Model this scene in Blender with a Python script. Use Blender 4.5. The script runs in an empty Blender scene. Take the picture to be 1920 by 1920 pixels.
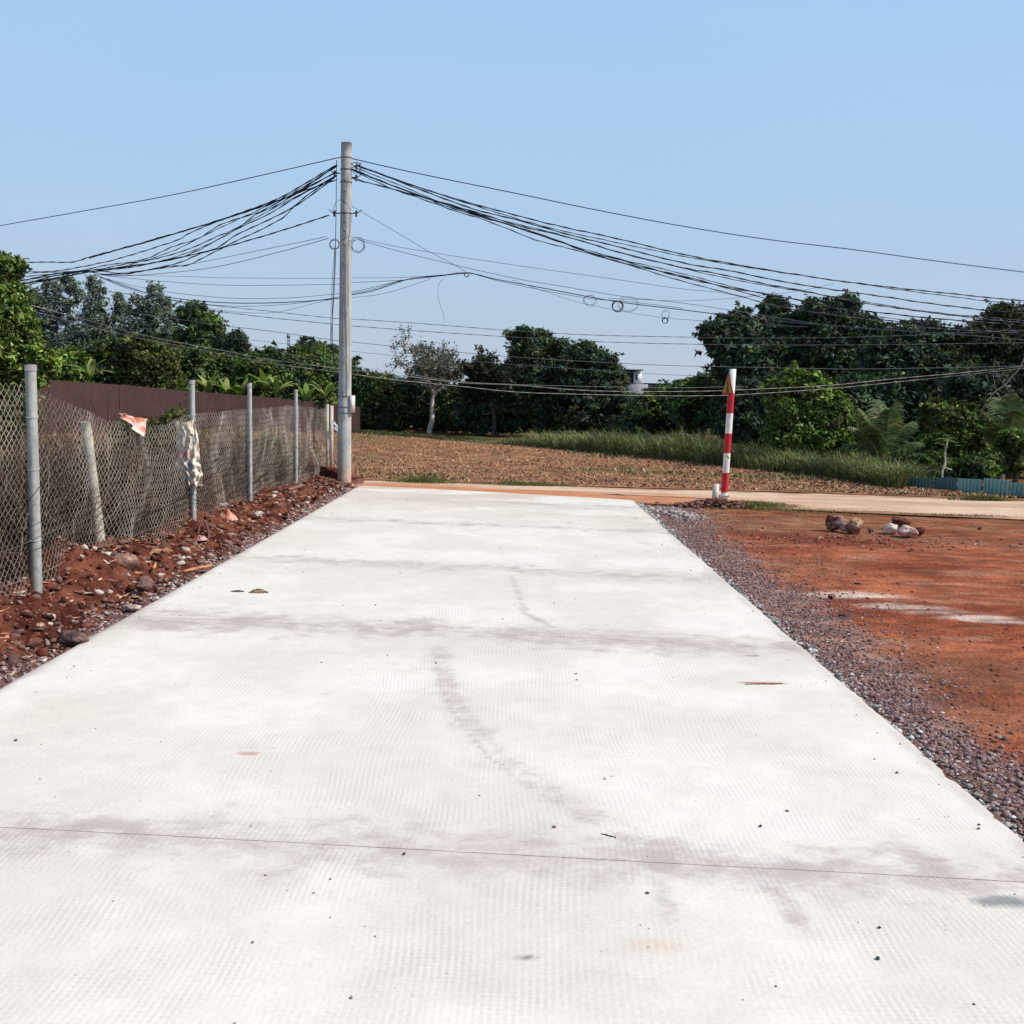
import bpy, math, numpy as np
R = math.radians
rng = np.random.default_rng(7)
scene = bpy.context.scene
COLL = scene.collection

# ------------------------------------------------------------------ camera model
F, PITCH, ROLL, CH = 1925.0, R(6.35), R(1.3), 1.7
fw = np.array([0, math.cos(PITCH), -math.sin(PITCH)])
r0 = np.array([1.0, 0, 0]); u0 = np.cross(r0, fw)
rt = math.cos(ROLL)*r0 + math.sin(ROLL)*u0
up = -math.sin(ROLL)*r0 + math.cos(ROLL)*u0
CAM = np.array([0, 0, CH])
def ray(px, py): return fw + rt*(px-960)/F + up*(960-py)/F
def G(px, py, z=0.0):
    d = ray(px, py); return CAM + d*((z-CH)/d[2])
def at(px, py, y):
    d = ray(px, py); return CAM + d*(y/d[1])
def ppm(y): return F/y          # pixels per metre at depth y

cd = bpy.data.cameras.new('camera'); cam = bpy.data.objects.new('camera', cd); COLL.objects.link(cam)
from mathutils import Matrix, Vector
M = Matrix(((rt[0], up[0], -fw[0], 0), (rt[1], up[1], -fw[1], 0), (rt[2], up[2], -fw[2], CH), (0, 0, 0, 1)))
cam.matrix_world = M
cd.sensor_width = 36; cd.lens = 36*F/1920; cd.clip_end = 6000; cd.clip_start = 0.05
scene.camera = cam

# ------------------------------------------------------------------ light
SUN_EL, SUN_AZ = 46.0, 104.0     # azimuth measured clockwise from +Y
w = bpy.data.worlds.new('World'); scene.world = w; w.use_nodes = True
nt = w.node_tree; bg = nt.nodes['Background']
sky = nt.nodes.new('ShaderNodeTexSky'); sky.sky_type = 'NISHITA'; sky.sun_disc = False
sky.sun_elevation = R(SUN_EL); sky.sun_rotation = R(SUN_AZ)
sky.air_density = 1.0; sky.dust_density = 1.6; sky.ozone_density = 1.2; sky.altitude = 0
mixs = nt.nodes.new('ShaderNodeMix'); mixs.data_type = 'RGBA'; mixs.inputs[0].default_value = 0.85
nt.links.new(sky.outputs[0], mixs.inputs[6])
# pale humid haze that thickens to the horizon
tc = nt.nodes.new('ShaderNodeTexCoord'); sx = nt.nodes.new('ShaderNodeSeparateXYZ'); cr = nt.nodes.new('ShaderNodeValToRGB')
nt.links.new(tc.outputs['Generated'], sx.inputs[0]); nt.links.new(sx.outputs[2], cr.inputs[0])
SK = [(0.0, (.57, .64, .75)), (0.07, (.49, .62, .80)), (0.17, (.45, .65, .90)), (0.42, (.38, .66, 1.0)), (0.60, (.22, .36, .58)), (1.0, (.12, .20, .38))]
while len(cr.color_ramp.elements) < len(SK): cr.color_ramp.elements.new(0.5)
for e, (p, c) in zip(cr.color_ramp.elements, SK): e.position = p; e.color = (c[0], c[1], c[2], 1)
sc_ = nt.nodes.new('ShaderNodeVectorMath'); sc_.operation = 'SCALE'; sc_.inputs[3].default_value = 10.0
wn = nt.nodes.new('ShaderNodeTexNoise'); wn.inputs['Scale'].default_value = 2.2; wn.inputs['Detail'].default_value = 5; wmp = nt.nodes.new('ShaderNodeMapping'); wmp.inputs['Scale'].default_value = (1, 1, 3.5)
nt.links.new(tc.outputs['Generated'], wmp.inputs[0]); nt.links.new(wmp.outputs[0], wn.inputs[0])
wr = nt.nodes.new('ShaderNodeMapRange'); wr.inputs[1].default_value = .35; wr.inputs[2].default_value = .75; wr.inputs[3].default_value = 0.; wr.inputs[4].default_value = .14; nt.links.new(wn.outputs[0], wr.inputs[0])
wm = nt.nodes.new('ShaderNodeMix'); wm.data_type = 'RGBA'; wm.inputs[7].default_value = (.62, .72, .84, 1); nt.links.new(wr.outputs[0], wm.inputs[0]); nt.links.new(cr.outputs[0], wm.inputs[6])
nt.links.new(wm.outputs[2], sc_.inputs[0]); nt.links.new(sc_.outputs[0], mixs.inputs[7])
nt.links.new(mixs.outputs[2], bg.inputs[0]); bg.inputs[1].default_value = 0.10
sl = bpy.data.lights.new('sun', 'SUN'); sl.energy = 4.8; sl.angle = R(0.55); sl.color = (1, .94, .84)
so = bpy.data.objects.new('sun', sl); COLL.objects.link(so)
az = R(SUN_AZ); sd = Vector((math.sin(az)*math.cos(R(SUN_EL)), math.cos(az)*math.cos(R(SUN_EL)), math.sin(R(SUN_EL))))
so.rotation_euler = sd.to_track_quat('Z', 'Y').to_euler(); so.location = (20, -5, 30)
scene.view_settings.view_transform = 'Standard'; scene.view_settings.look = 'None'
scene.view_settings.exposure = 0; scene.view_settings.gamma = 1

# ------------------------------------------------------------------ noise
def lattice(seed, n=256): return np.random.default_rng(seed).random((n, n))
def vnoise(x, y, seed=0):
    L = lattice(seed); n = L.shape[0]
    xi = np.floor(x).astype(int); yi = np.floor(y).astype(int); fx = x-xi; fy = y-yi
    fx = fx*fx*(3-2*fx); fy = fy*fy*(3-2*fy)
    a = L[xi % n, yi % n]; b = L[(xi+1) % n, yi % n]; c = L[xi % n, (yi+1) % n]; d = L[(xi+1) % n, (yi+1) % n]
    return (a*(1-fx)+b*fx)*(1-fy)+(c*(1-fx)+d*fx)*fy
def fbm(x, y, seed=0, o=4):
    x = np.asarray(x, float); y = np.asarray(y, float); s = 0; a = .5; t = 0
    for i in range(o):
        s = s+a*vnoise(x*2**i+17.3*i, y*2**i+9.1*i, seed+i); t += a; a *= .5
    return s/t
def sstep(a, b, x):
    t = np.clip((x-a)/(b-a), 0, 1); return t*t*(3-2*t)
def poly_dist(x, y, pts):
    best = np.full(np.shape(x), 1e9)
    for (ax, ay), (bx, by) in zip(pts[:-1], pts[1:]):
        dx, dy = bx-ax, by-ay
        t = np.clip(((x-ax)*dx+(y-ay)*dy)/(dx*dx+dy*dy+1e-12), 0, 1)
        best = np.minimum(best, np.hypot(x-ax-t*dx, y-ay-t*dy))
    return best

# ------------------------------------------------------------------ object helpers
def mesh_np(name, V, Fc, mat, parent=None, col=None, smooth=False):
    """V (n,3) world coords; Fc list of (m,k) int arrays; col (n,3) point colours"""
    V = np.asarray(V, np.float32)
    if not isinstance(Fc, (list, tuple)): Fc = [Fc]
    me = bpy.data.meshes.new(name)
    me.vertices.add(len(V)); me.vertices.foreach_set('co', V.ravel())
    idx = np.concatenate([f.ravel() for f in Fc]).astype(np.int32)
    sizes = np.concatenate([np.full(len(f), f.shape[1]) for f in Fc]).astype(np.int32)
    starts = np.concatenate([[0], np.cumsum(sizes)[:-1]]).astype(np.int32)
    me.loops.add(len(idx)); me.loops.foreach_set('vertex_index', idx)
    me.polygons.add(len(sizes)); me.polygons.foreach_set('loop_start', starts)
    me.polygons.foreach_set('loop_total', sizes)
    if smooth: me.polygons.foreach_set('use_smooth', np.ones(len(sizes), bool))
    if col is not None:
        a = me.color_attributes.new('Col', 'FLOAT_COLOR', 'POINT')
        c = np.ones((len(V), 4), np.float32); c[:, :3] = col; a.data.foreach_set('color', c.ravel())
    me.update(calc_edges=True); me.validate()
    if mat: me.materials.append(mat)
    o = bpy.data.objects.new(name, me); COLL.objects.link(o)
    if parent is not None:
        o.parent = parent; o.matrix_parent_inverse = Matrix.Translation(-Vector(parent.location))
    return o
def tag(o, label=None, cat=None, group=None, kind=None):
    if label: o['label'] = label
    if cat: o['category'] = cat
    if group: o['group'] = group
    if kind: o['kind'] = kind
    return o
def thing(name, label, cat, loc, group=None):
    o = bpy.data.objects.new(name, None); COLL.objects.link(o)
    o.location = [float(v) for v in loc]; o.empty_display_size = .1
    return tag(o, label, cat, group)

class MB:
    def __init__(s): s.V = []; s.Q = []; s.T = []; s.C = []; s.n = 0
    def add(s, V, Q=None, T=None, col=None):
        V = np.asarray(V, float).reshape(-1, 3)
        if Q is not None: s.Q.append(np.asarray(Q).reshape(-1, 4)+s.n)
        if T is not None: s.T.append(np.asarray(T).reshape(-1, 3)+s.n)
        s.V.append(V); s.n += len(V)
        c = np.ones((len(V), 3))*(np.asarray(col) if col is not None else np.array([.5, .5, .5])); s.C.append(c)
    def tube(s, P, rad, n=6, col=None, caps=True, flat=1.0, twist=0.0):
        P = np.asarray(P, float); m = len(P); rad = np.ones(m)*np.asarray(rad, float)
        T = np.gradient(P, axis=0); T /= np.linalg.norm(T, axis=1)[:, None]+1e-12
        ref = np.array([0, 0, 1.0]) if abs(T[0][2]) < .9 else np.array([1.0, 0, 0])
        A = np.cross(T, ref); A /= np.linalg.norm(A, axis=1)[:, None]+1e-12; B = np.cross(T, A)
        L = np.concatenate([[0], np.cumsum(np.linalg.norm(np.diff(P, axis=0), axis=1))])
        th = np.arange(n)*2*math.pi/n
        ph = (L*twist)[:, None]
        ca = np.cos(th)[None]*1.0; sa = np.sin(th)[None]*flat
        a = ca*np.cos(ph)-sa*np.sin(ph); b = ca*np.sin(ph)+sa*np.cos(ph)
        V = P[:, None]+rad[:, None, None]*(a[..., None]*A[:, None]+b[..., None]*B[:, None])
        i = np.arange(m-1)[:, None]*n; j = np.arange(n)[None]; k = (j+1) % n
        Q = np.stack([i+j, i+k, i+n+k, i+n+j], -1).reshape(-1, 4)
        s.add(V.reshape(-1, 3), Q, None, col)
        if caps:
            base = s.n-m*n
            for off, rev in ((0, 1), ((m-1)*n, 0)):
                s.add([P[0] if off == 0 else P[-1]], col=col)
                c = s.n-1; t = []
                for q in range(n):
                    a_, b_ = base+off+q, base+off+(q+1) % n
                    t.append((c, a_, b_) if rev else (c, b_, a_))
                s.T.append(np.array(t))
    def box(s, c, size, rot=None, col=None):
        h = np.array(size)/2
        v = np.array([[x, y, z] for x in (-1, 1) for y in (-1, 1) for z in (-1, 1)])*h
        if rot is not None: v = v@np.array(rot).T
        v = v+np.array(c)
        s.add(v, [(0, 1, 3, 2), (4, 6, 7, 5), (0, 4, 5, 1), (2, 3, 7, 6), (0, 2, 6, 4), (1, 5, 7, 3)], None, col)
    def build(s, name, mat, parent=None, smooth=False):
        Fc = []
        if s.Q: Fc.append(np.concatenate(s.Q))
        if s.T: Fc.append(np.concatenate(s.T))
        return mesh_np(name, np.concatenate(s.V), Fc, mat, parent, np.concatenate(s.C), smooth)
def rotz(a): c, s = math.cos(a), math.sin(a); return np.array([[c, -s, 0], [s, c, 0], [0, 0, 1]])
def rotx(a): c, s = math.cos(a), math.sin(a); return np.array([[1, 0, 0], [0, c, -s], [0, s, c]])
def roty(a): c, s = math.cos(a), math.sin(a); return np.array([[c, 0, s], [0, 1, 0], [-s, 0, c]])

# ------------------------------------------------------------------ materials
def new_mat(name):
    m = bpy.data.materials.new(name); m.use_nodes = True; n = m.node_tree
    return m, n, n.nodes['Principled BSDF'], n.nodes['Material Output']
def attr_mat(name, rough=.9, nscale=6., namt=.35, bump=.3, bscale=40., spec=.2, metallic=0., n2=0., n2amt=.2, leaf=False, trans=.35):
    """vertex colour x two noises, with a bump"""
    m, n, b, out = new_mat(name); L = n.links
    at_ = n.nodes.new('ShaderNodeAttribute'); at_.attribute_name = 'Col'
    t = n.nodes.new('ShaderNodeTexCoord')
    def mul(prev, scale, amt, det=6.):
        no = n.nodes.new('ShaderNodeTexNoise'); no.inputs['Scale'].default_value = scale; no.inputs['Detail'].default_value = det
        L.new(t.outputs['Object'], no.inputs['Vector'])
        mr = n.nodes.new('ShaderNodeMapRange'); mr.inputs[1].default_value = .3; mr.inputs[2].default_value = .7
        mr.inputs[3].default_value = 1-amt; mr.inputs[4].default_value = 1+amt; mr.clamp = True
        L.new(no.outputs[0], mr.inputs[0])
        vm = n.nodes.new('ShaderNodeVectorMath'); vm.operation = 'SCALE'
        L.new(prev, vm.inputs[0]); L.new(mr.outputs[0], vm.inputs[3]); return vm.outputs[0]
    c = at_.outputs['Color']
    if namt: c = mul(c, nscale, namt)
    if n2: c = mul(c, n2, n2amt)
    L.new(c, b.inputs['Base Color'])
    b.inputs['Roughness'].default_value = rough; b.inputs['Specular IOR Level'].default_value = spec; b.inputs['Metallic'].default_value = metallic
    if bump:
        no = n.nodes.new('ShaderNodeTexNoise'); no.inputs['Scale'].default_value = bscale; no.inputs['Detail'].default_value = 8
        L.new(t.outputs['Object'], no.inputs['Vector'])
        bp = n.nodes.new('ShaderNodeBump'); bp.inputs['Strength'].default_value = bump; bp.inputs['Distance'].default_value = .02
        L.new(no.outputs[0], bp.inputs['Height']); L.new(bp.outputs[0], b.inputs['Normal'])
    if leaf:
        tr = n.nodes.new('ShaderNodeBsdfTranslucent'); mx = n.nodes.new('ShaderNodeMixShader'); mx.inputs[0].default_value = trans
        g = n.nodes.new('ShaderNodeVectorMath'); g.operation = 'MULTIPLY'; g.inputs[1].default_value = (1.3, 1.5, .6)
        L.new(c, g.inputs[0]); L.new(g.outputs[0], tr.inputs[0])
        L.new(b.outputs[0], mx.inputs[1]); L.new(tr.outputs[0], mx.inputs[2]); L.new(mx.outputs[0], out.inputs[0])
    return m
M_leaf = attr_mat('leaf', rough=.65, namt=0, bump=0, spec=.16, leaf=True, trans=.22)
M_bark = attr_mat('bark', nscale=8, namt=.4, bump=.5, bscale=30)
M_soil = attr_mat('soil', nscale=9, namt=.30, bump=.9, bscale=28, n2=70, n2amt=.3, spec=.05)
M_yard = attr_mat('red_dirt', nscale=5, namt=.25, bump=1.0, bscale=26, n2=45, n2amt=.28, spec=.05)
M_ground = attr_mat('ground_soil', nscale=1.5, namt=.3, bump=.5, bscale=12, n2=14, n2amt=.25, spec=.05)
M_dirt = attr_mat('dirt_road', nscale=3, namt=.10, bump=.3, bscale=25, n2=40, n2amt=.10, spec=.05)
M_stone = attr_mat('stone', nscale=25, namt=.3, bump=.6, bscale=60, spec=.15)
M_straw = attr_mat('straw', namt=0, bump=0, rough=.8, spec=.1)
M_wire = attr_mat('cable', namt=0, bump=0, rough=.5, spec=.3)
M_steel = attr_mat('galvanised', nscale=20, namt=.16, bump=.1, bscale=90, rough=.55, spec=.4, metallic=.35)
M_conc = attr_mat('pole_concrete', nscale=5, namt=.18, bump=.35, bscale=60, n2=45, n2amt=.12, spec=.15)
M_paint = attr_mat('paint', nscale=9, namt=.14, bump=.1, bscale=60, rough=.55, spec=.3, n2=50, n2amt=.14)
M_cloth = attr_mat('cloth', nscale=18, namt=.15, bump=.4, bscale=120, rough=.9, spec=.1)
M_wood = attr_mat('wood', nscale=12, namt=.3, bump=.5, bscale=50)
M_sheet = attr_mat('sheet_metal', nscale=2, namt=.14, bump=.1, bscale=20, rough=.6, spec=.3, n2=12, n2amt=.1)
M_mesh = attr_mat('mesh_wire', nscale=5, namt=.35, bump=0, rough=.5, spec=.4, metallic=.3)

def grid_sheet(name, XY, zf, mat, colf, parent=None, smooth=True):
    """XY (nu,nv,2) -> one sheet"""
    nu, nv = XY.shape[:2]; x = XY[..., 0]; y = XY[..., 1]; z = zf(x, y)
    V = np.stack([x, y, z], -1).reshape(-1, 3)
    i = np.arange(nu-1)[:, None]*nv; j = np.arange(nv-1)[None]
    Q = np.stack([i+j, i+nv+j, i+nv+j+1, i+j+1], -1).reshape(-1, 4)
    return mesh_np(name, V, Q, mat, parent, colf(x, y, z).reshape(-1, 3), smooth)
def rect(xs, ys): X, Y = np.meshgrid(xs, ys, indexing='ij'); return np.stack([X, Y], -1)
def between(c0, c1, nu, nv, p=1.0):
    """sheet between two polylines (resampled by arclength)"""
    def rs(c):
        c = np.array(c, float); L = np.concatenate([[0], np.cumsum(np.linalg.norm(np.diff(c, axis=0), axis=1))]); L /= L[-1]
        t = np.linspace(0, 1, nu); return np.stack([np.interp(t, L, c[:, 0]), np.interp(t, L, c[:, 1])], -1)
    a, b = rs(c0), rs(c1); v = (np.linspace(0, 1, nv)**p)[None, :, None]
    return a[:, None]*(1-v)+b[:, None]*v
def mixc(a, b, t): t = np.asarray(t)[..., None]; return np.array(a)*(1-t)+np.array(b)*t

# ------------------------------------------------------------------ terrain
def bank(x, y):
    """left roadside: a bank of spoil under the fence, then a hollow full of brush"""
    f = 1-sstep(19.5, 22.5, y)
    h = np.interp(x, [-60, -16, -9.5, -6.0, -4.35, -3.95, -3.5, -3.2, -2.9, -2.7], [-.04, -.04, -.35, -.35, -.02, .12, .11, .0, -.03, -.04])
    return h*f+(-.04)*(1-f)
def base_h(x, y): return np.where(x < 0, bank(x, y)-.12, -.14)-0*.0
xs = np.concatenate([[-2500, -1200, -600, -300, -150, -90], np.arange(-60, -16, 2.), np.arange(-16, -2, .25), np.arange(-2, 12, 1.), np.arange(12, 60, 4.), [90, 150, 300, 600, 1200, 2500]])
ys = np.concatenate([[-400, -60, -20], np.arange(-6, 30, .5), np.arange(30, 80, 3.), [90, 120, 180, 300, 600, 1200, 3000]])
def base_z(x, y):
    z = base_h(x, y); far = sstep(23.0, 26.0, y); return z*(1-far)+(-.06)*far
def gcol(x, y, z):
    n = fbm(x*.25, y*.25, 3); c = mixc((.16, .075, .04), (.07, .08, .03), sstep(.35, .65, n))
    return mixc(c, (.045, .055, .022), sstep(45, 70, y)+0*x)
tag(grid_sheet('ground', rect(xs, ys), base_z, M_ground, gcol), kind='structure')

# --- spoil bank on the left
bx = np.concatenate([np.arange(-14, -4.6, .12), np.arange(-4.6, -2.72, .022)])
by = np.concatenate([np.arange(1.0, 6, .12), np.arange(6, 21.2, .035)])
def bank_z(x, y):
    n1 = fbm(x*2.2, y*2.2, 11, 4)-.5; n2 = fbm(x*11, y*11, 15, 3)-.5
    k = sstep(-2.78, -3.1, x)
    # clods and heaps
    heap = np.maximum(0, fbm(x*1.3+5, y*.9, 21, 2)-.5)*.45*sstep(-3.0, -3.4, x)*(1-sstep(-4.6, -5.5, x))
    return bank(x, y)+k*(n1*.19+n2*.11+heap*1.4)-.02*(1-k)
def bank_col(x, y, z):
    n = fbm(x*3, y*3, 31, 4); n2 = fbm(x*14, y*14, 35, 3)
    c = mixc((.065, .018, .012), (.165, .055, .034), sstep(.35, .68, n))
    c = mixc(c, (.17, .10, .095), sstep(-3.12, -2.88, x+.25*(n2-.5))*.75)          # gravelly foot
    c = mixc(c, (.022, .013, .009), (1-sstep(-4.25, -3.95, x+.3*(n-.5)))*.85)        # litter behind the fence, shade darkened into its colour
    c = mixc(c, (.20, .085, .05), (1-sstep(-10, -6.5, x+2*(n-.5))))
    return c*(.75+.5*n2[..., None])
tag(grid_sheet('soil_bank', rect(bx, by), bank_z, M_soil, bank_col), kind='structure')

# --- weedy plot behind the fence, up to the maroon wall
X = between([(-60, 18), (-14, 6.5), (-13.5, 1)], [(-60, 60), (-24, 34), (-18, 30)], 3, 3)
def plot_col(x, y, z):
    n = fbm(x*.9, y*.9, 41, 4); return mixc((.25, .10, .06), (.15, .13, .05), sstep(.4, .62, n))
tag(grid_sheet('rough_plot', rect(np.linspace(-60, -3.6, 140), np.linspace(21.1, 47, 90)), lambda x, y: -.03+.04*fbm(x, y, 5), M_ground, plot_col), kind='structure')
tag(grid_sheet('rough_plot', rect(np.linspace(-60, -13.9, 90), np.linspace(-2, 21.1, 80)), lambda x, y: -.03+.04*fbm(x, y, 5), M_ground, plot_col), kind='structure')

# --- concrete road
JOINTS = [(3.68, .115), (7.27, .19), (10.1, .22), (13.6, .22), (16.6, .22)]
def gp(l): return [tuple(G(*p)[:2]) for p in l]
TR0 = gp([(822, 1215), (842, 1300), (880, 1360), (935, 1420), (1020, 1480), (1110, 1530), (1220, 1578), (1330, 1612)])
TRACKS = [([(a-.035, b_-.03) for a, b_ in TR0], .022, .62), ([(a+.035, b_+.03) for a, b_ in TR0], .020, .55), (gp([(960, 1080), (985, 1150), (1060, 1190), (1180, 1215)]), .05, .6),
          (gp([(822, 1215), (842, 1300), (880, 1360), (935, 1420), (1020, 1480), (1110, 1530), (1220, 1578), (1330, 1612)]), .05, .35),
          (gp([(822, 1215), (842, 1300), (880, 1360), (935, 1420), (1020, 1480), (1110, 1530)]), .13, .5),
          (gp([(1330, 1600), (1430, 1640), (1480, 1700), (1510, 1740)]), .07, .7),
          (gp([(1210, 1600), (1240, 1660), (1260, 1720)]), .08, .55),
          (gp([(1180, 960), (1230, 1020), (1330, 1080)]), .10, .3),
          (gp([(960, 925), (1080, 990), (1320, 1040)]), .12, .3),
          (gp([(700, 930), (900, 1000), (1200, 1010)]), .12, .22)]
PATCH = [(300, 1625, .34, .5), (150, 1530, .3, .4), (860, 1268, .13, .55), (370, 1640, .14, .6), (560, 1620, .2, .45), (700, 1640, .25, .35), (1290, 1590, .2, .5),
         (650, 1540, .25, .35), (1000, 1570, .3, .3), (1460, 1650, .16, .5), (1560, 1660, .22, .4), (930, 1430, .1, .4), (300, 1590, .28, .4)]
ex = np.concatenate([np.linspace(-2.9, 2.08, 190)])
ey = np.concatenate([np.arange(-3, 2.2, .2), np.arange(2.2, 8, .022), np.arange(8, 19.4, .05)])
XY = rect(ex, ey)
u = np.linspace(-1, 1, len(ex))[:, None]; Yg = XY[..., 1]
XY[..., 0] += np.where(u < 0, -1, 1)*np.abs(u)**40*((fbm(Yg*3.0, Yg*0+.5, 51, 4)-.5)*.14+(fbm(Yg*17.0, Yg*0+3.5, 52, 3)-.5)*.07)     # ragged cast edges
# far end of the road follows the dirt road (slightly skewed)
end = np.interp(XY[..., 0], [-3.1, -2.6, 0, 2.3], [19.0, 19.15, 18.35, 17.45])
Yn = np.where(Yg > 15, 15+(Yg-15)*(end-15)/(19.35-15), Yg)
XY[..., 1] = Yn+np.where(Yg > 18.9, .10*(fbm(XY[..., 0]*4, Yn*0, 53)-.5), 0)
def road_z(x, y):
    z = .006*(fbm(x*.8, y*.8, 61)-.5)
    e = np.minimum(x+2.9, 2.08-x); return z-.03*(1-sstep(-.03, .04, e))
def road_col(x, y, z):
    n = fbm(x*1.3, y*1.3, 71, 5); n2 = fbm(x*5, y*5, 75, 4); n3 = fbm(x*18, y*18, 79, 3)
    c = mixc((.655, .600, .535), (.725, .675, .615), sstep(.35, .65, n))
    c = c*(1-.03*sstep(.5, .75, n2)[..., None])
    dirt = np.zeros_like(x)
    for k, (y0, s) in enumerate(JOINTS):
        d = y-(y0-s*x*.6); wd = (.26 if k == 0 else .34)*(1+1.5*(fbm(x*.9+k*7, y*0+k, 81)-.4))
        dirt = np.maximum(dirt, np.exp(-(d/wd)**2)*(.75+.7*(n2-.5))*(.85 if k < 2 else .7))
    for pts, wd, a in TRACKS:
        d = poly_dist(x, y, pts); dirt = np.maximum(dirt, a*np.exp(-(d/wd)**2)*(1. if wd < .03 else sstep(.25, .55, n3+.3*n2)))
    for px, py, r, a in PATCH:
        g = G(px, py); d = np.hypot(x-g[0], (y-g[1])*1.6)/r
        dirt = np.maximum(dirt, a*np.exp(-d**2)*sstep(.4, .62, n3*.5+n2*.5))
    dirt = np.clip(dirt+.18*sstep(.55, .75, n2)*sstep(.5, .6, n), 0, 1)
    road_col.dirt = dirt
    # tan earth carried in from the dirt road end
    c = mixc(c, (.50, .37, .28), sstep(12.0, 19, y+1.0*(n-.5)+.5*x)*sstep(.42, .62, fbm(x*.8, y*2.5, 91))*.6)
    c = mixc(c, (.42, .21, .13), sstep(18.2, 19.3, y+.1*x+.6*(n2-.5))*.6)
    # brown soil spilt at the edges
    e = np.minimum(x+2.9, 2.08-x); c = mixc(c, (.34, .26, .24), (1-sstep(.0, .10, e+.10*(n2-.6)))*.45)
    # rust and orange smears
    for px, py, rx, ry, cc, a in ((1225, 1775, .10, .05, (.62, .48, .36), .45), (1430, 1281, .20, .022, (.30, .10, .05), .75), (470, 1413, .06, .025, (.45, .18, .12), .6),
                                  (990, 1797, .03, .015, (.12, .09, .08), .8), (1880, 1690, .13, .045, (.16, .19, .21), .9), (1410, 1229, .06, .02, (.16, .10, .16), .8),
                                  (1090, 1218, .25, .02, (.40, .33, .32), .3), (1280, 1190, .2, .02, (.45, .30, .25), .4), (1760, 1613, .07, .02, (.25, .10, .07), .5),
                                  (610, 1300, .02, .01, (.4, .1, .08), .5)):
        g = G(px, py); d = np.hypot((x-g[0])/rx, (y-g[1])/ry); k = a*sstep(1.2, .5, d+.9*(n3-.5)); c = mixc(c, cc, k)
    return c
M_road, n_, b_, o_ = new_mat('road_concrete'); Lk = n_.links
a_ = n_.nodes.new('ShaderNodeAttribute'); a_.attribute_name = 'Col'; t_ = n_.nodes.new('ShaderNodeTexCoord')
def N(tp, **k):
    x = n_.nodes.new(tp)
    for q, v in k.items(): x.inputs[q].default_value = v
    return x
def mth(op, a=None, b=None, av=None, bv=None):
    x = n_.nodes.new('ShaderNodeMath'); x.operation = op
    if a is not None: Lk.new(a, x.inputs[0])
    if av is not None: x.inputs[0].default_value = av
    if b is not None: Lk.new(b, x.inputs[1])
    if bv is not None: x.inputs[1].default_value = bv
    return x.outputs[0]
# imprint of a woven mesh cloth: rows of small dimples, warped in soft arcs
nz = N('ShaderNodeTexNoise', Scale=.55, Detail=1.0); Lk.new(t_.outputs['Object'], nz.inputs['Vector'])
sp = n_.nodes.new('ShaderNodeSeparateXYZ'); Lk.new(t_.outputs['Object'], sp.inputs[0])
wx = mth('ADD', sp.outputs[0], mth('MULTIPLY', nz.outputs[0], bv=.30)); wy = mth('ADD', sp.outputs[1], mth('MULTIPLY', nz.outputs[0], bv=.12))
s1 = mth('SINE', mth('MULTIPLY', wx, bv=2*math.pi/.024)); s2 = mth('SINE', mth('MULTIPLY', wy, bv=2*math.pi/.021))
ns0 = N('ShaderNodeTexNoise', Scale=30., Detail=4.0); Lk.new(t_.outputs['Object'], ns0.inputs['Vector'])
pat = mth('MULTIPLY', mth('ADD', mth('MULTIPLY', s1, bv=.62), mth('MULTIPLY', s2, bv=.38)), mth('ADD', ns0.outputs[0], bv=.2))
nm = N('ShaderNodeTexNoise', Scale=2.3, Detail=7.0, Roughness=.65); Lk.new(t_.outputs['Object'], nm.inputs['Vector'])
mk = n_.nodes.new('ShaderNodeMapRange'); mk.inputs[1].default_value = .42; mk.inputs[2].default_value = .62; Lk.new(nm.outputs[0], mk.inputs[0])
pm = mth('MULTIPLY', pat, mk.outputs[0])
nf = N('ShaderNodeTexNoise', Scale=55., Detail=8.0); Lk.new(t_.outputs['Object'], nf.inputs['Vector'])
ns = N('ShaderNodeTexNoise', Scale=7., Detail=10.0, Roughness=.7); Lk.new(t_.outputs['Object'], ns.inputs['Vector'])
hgt = mth('ADD', mth('MULTIPLY', pm, bv=.45), mth('MULTIPLY', nf.outputs[0], bv=.8))
bp = N('ShaderNodeBump', Strength=.35, Distance=.0045); Lk.new(hgt, bp.inputs['Height']); Lk.new(bp.outputs[0], b_.inputs['Normal'])
fac = mth('ADD', mth('MULTIPLY', mth('MINIMUM', pm, bv=.0), bv=.16), bv=1.0)
fac = mth('MULTIPLY', fac, mth('ADD', mth('MULTIPLY', ns.outputs[0], bv=.30), bv=.85))
fac = mth('MULTIPLY', fac, mth('ADD', mth('MULTIPLY', nf.outputs[0], bv=.22), bv=.89))
ad = n_.nodes.new('ShaderNodeAttribute'); ad.attribute_name = 'Dirt'
mpv = n_.nodes.new('ShaderNodeMapping'); mpv.inputs['Scale'].default_value = (1.0, 1.5, 1); Lk.new(t_.outputs['Object'], mpv.inputs['Vector'])
nd = N('ShaderNodeTexNoise', Scale=5.5, Detail=12.0, Roughness=.78); Lk.new(mpv.outputs[0], nd.inputs['Vector'])
nd2 = N('ShaderNodeTexNoise', Scale=.8, Detail=12.0, Roughness=.7); Lk.new(mpv.outputs[0], nd2.inputs['Vector'])
dm = mth('ADD', mth('MULTIPLY', ad.outputs['Fac'], bv=.72), mth('MULTIPLY', mth('SUBTRACT', nd.outputs[0], bv=.5), bv=1.5))
dm = mth('ADD', dm, mth('MULTIPLY', mth('SUBTRACT', nd2.outputs[0], bv=.5), bv=.5))
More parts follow.
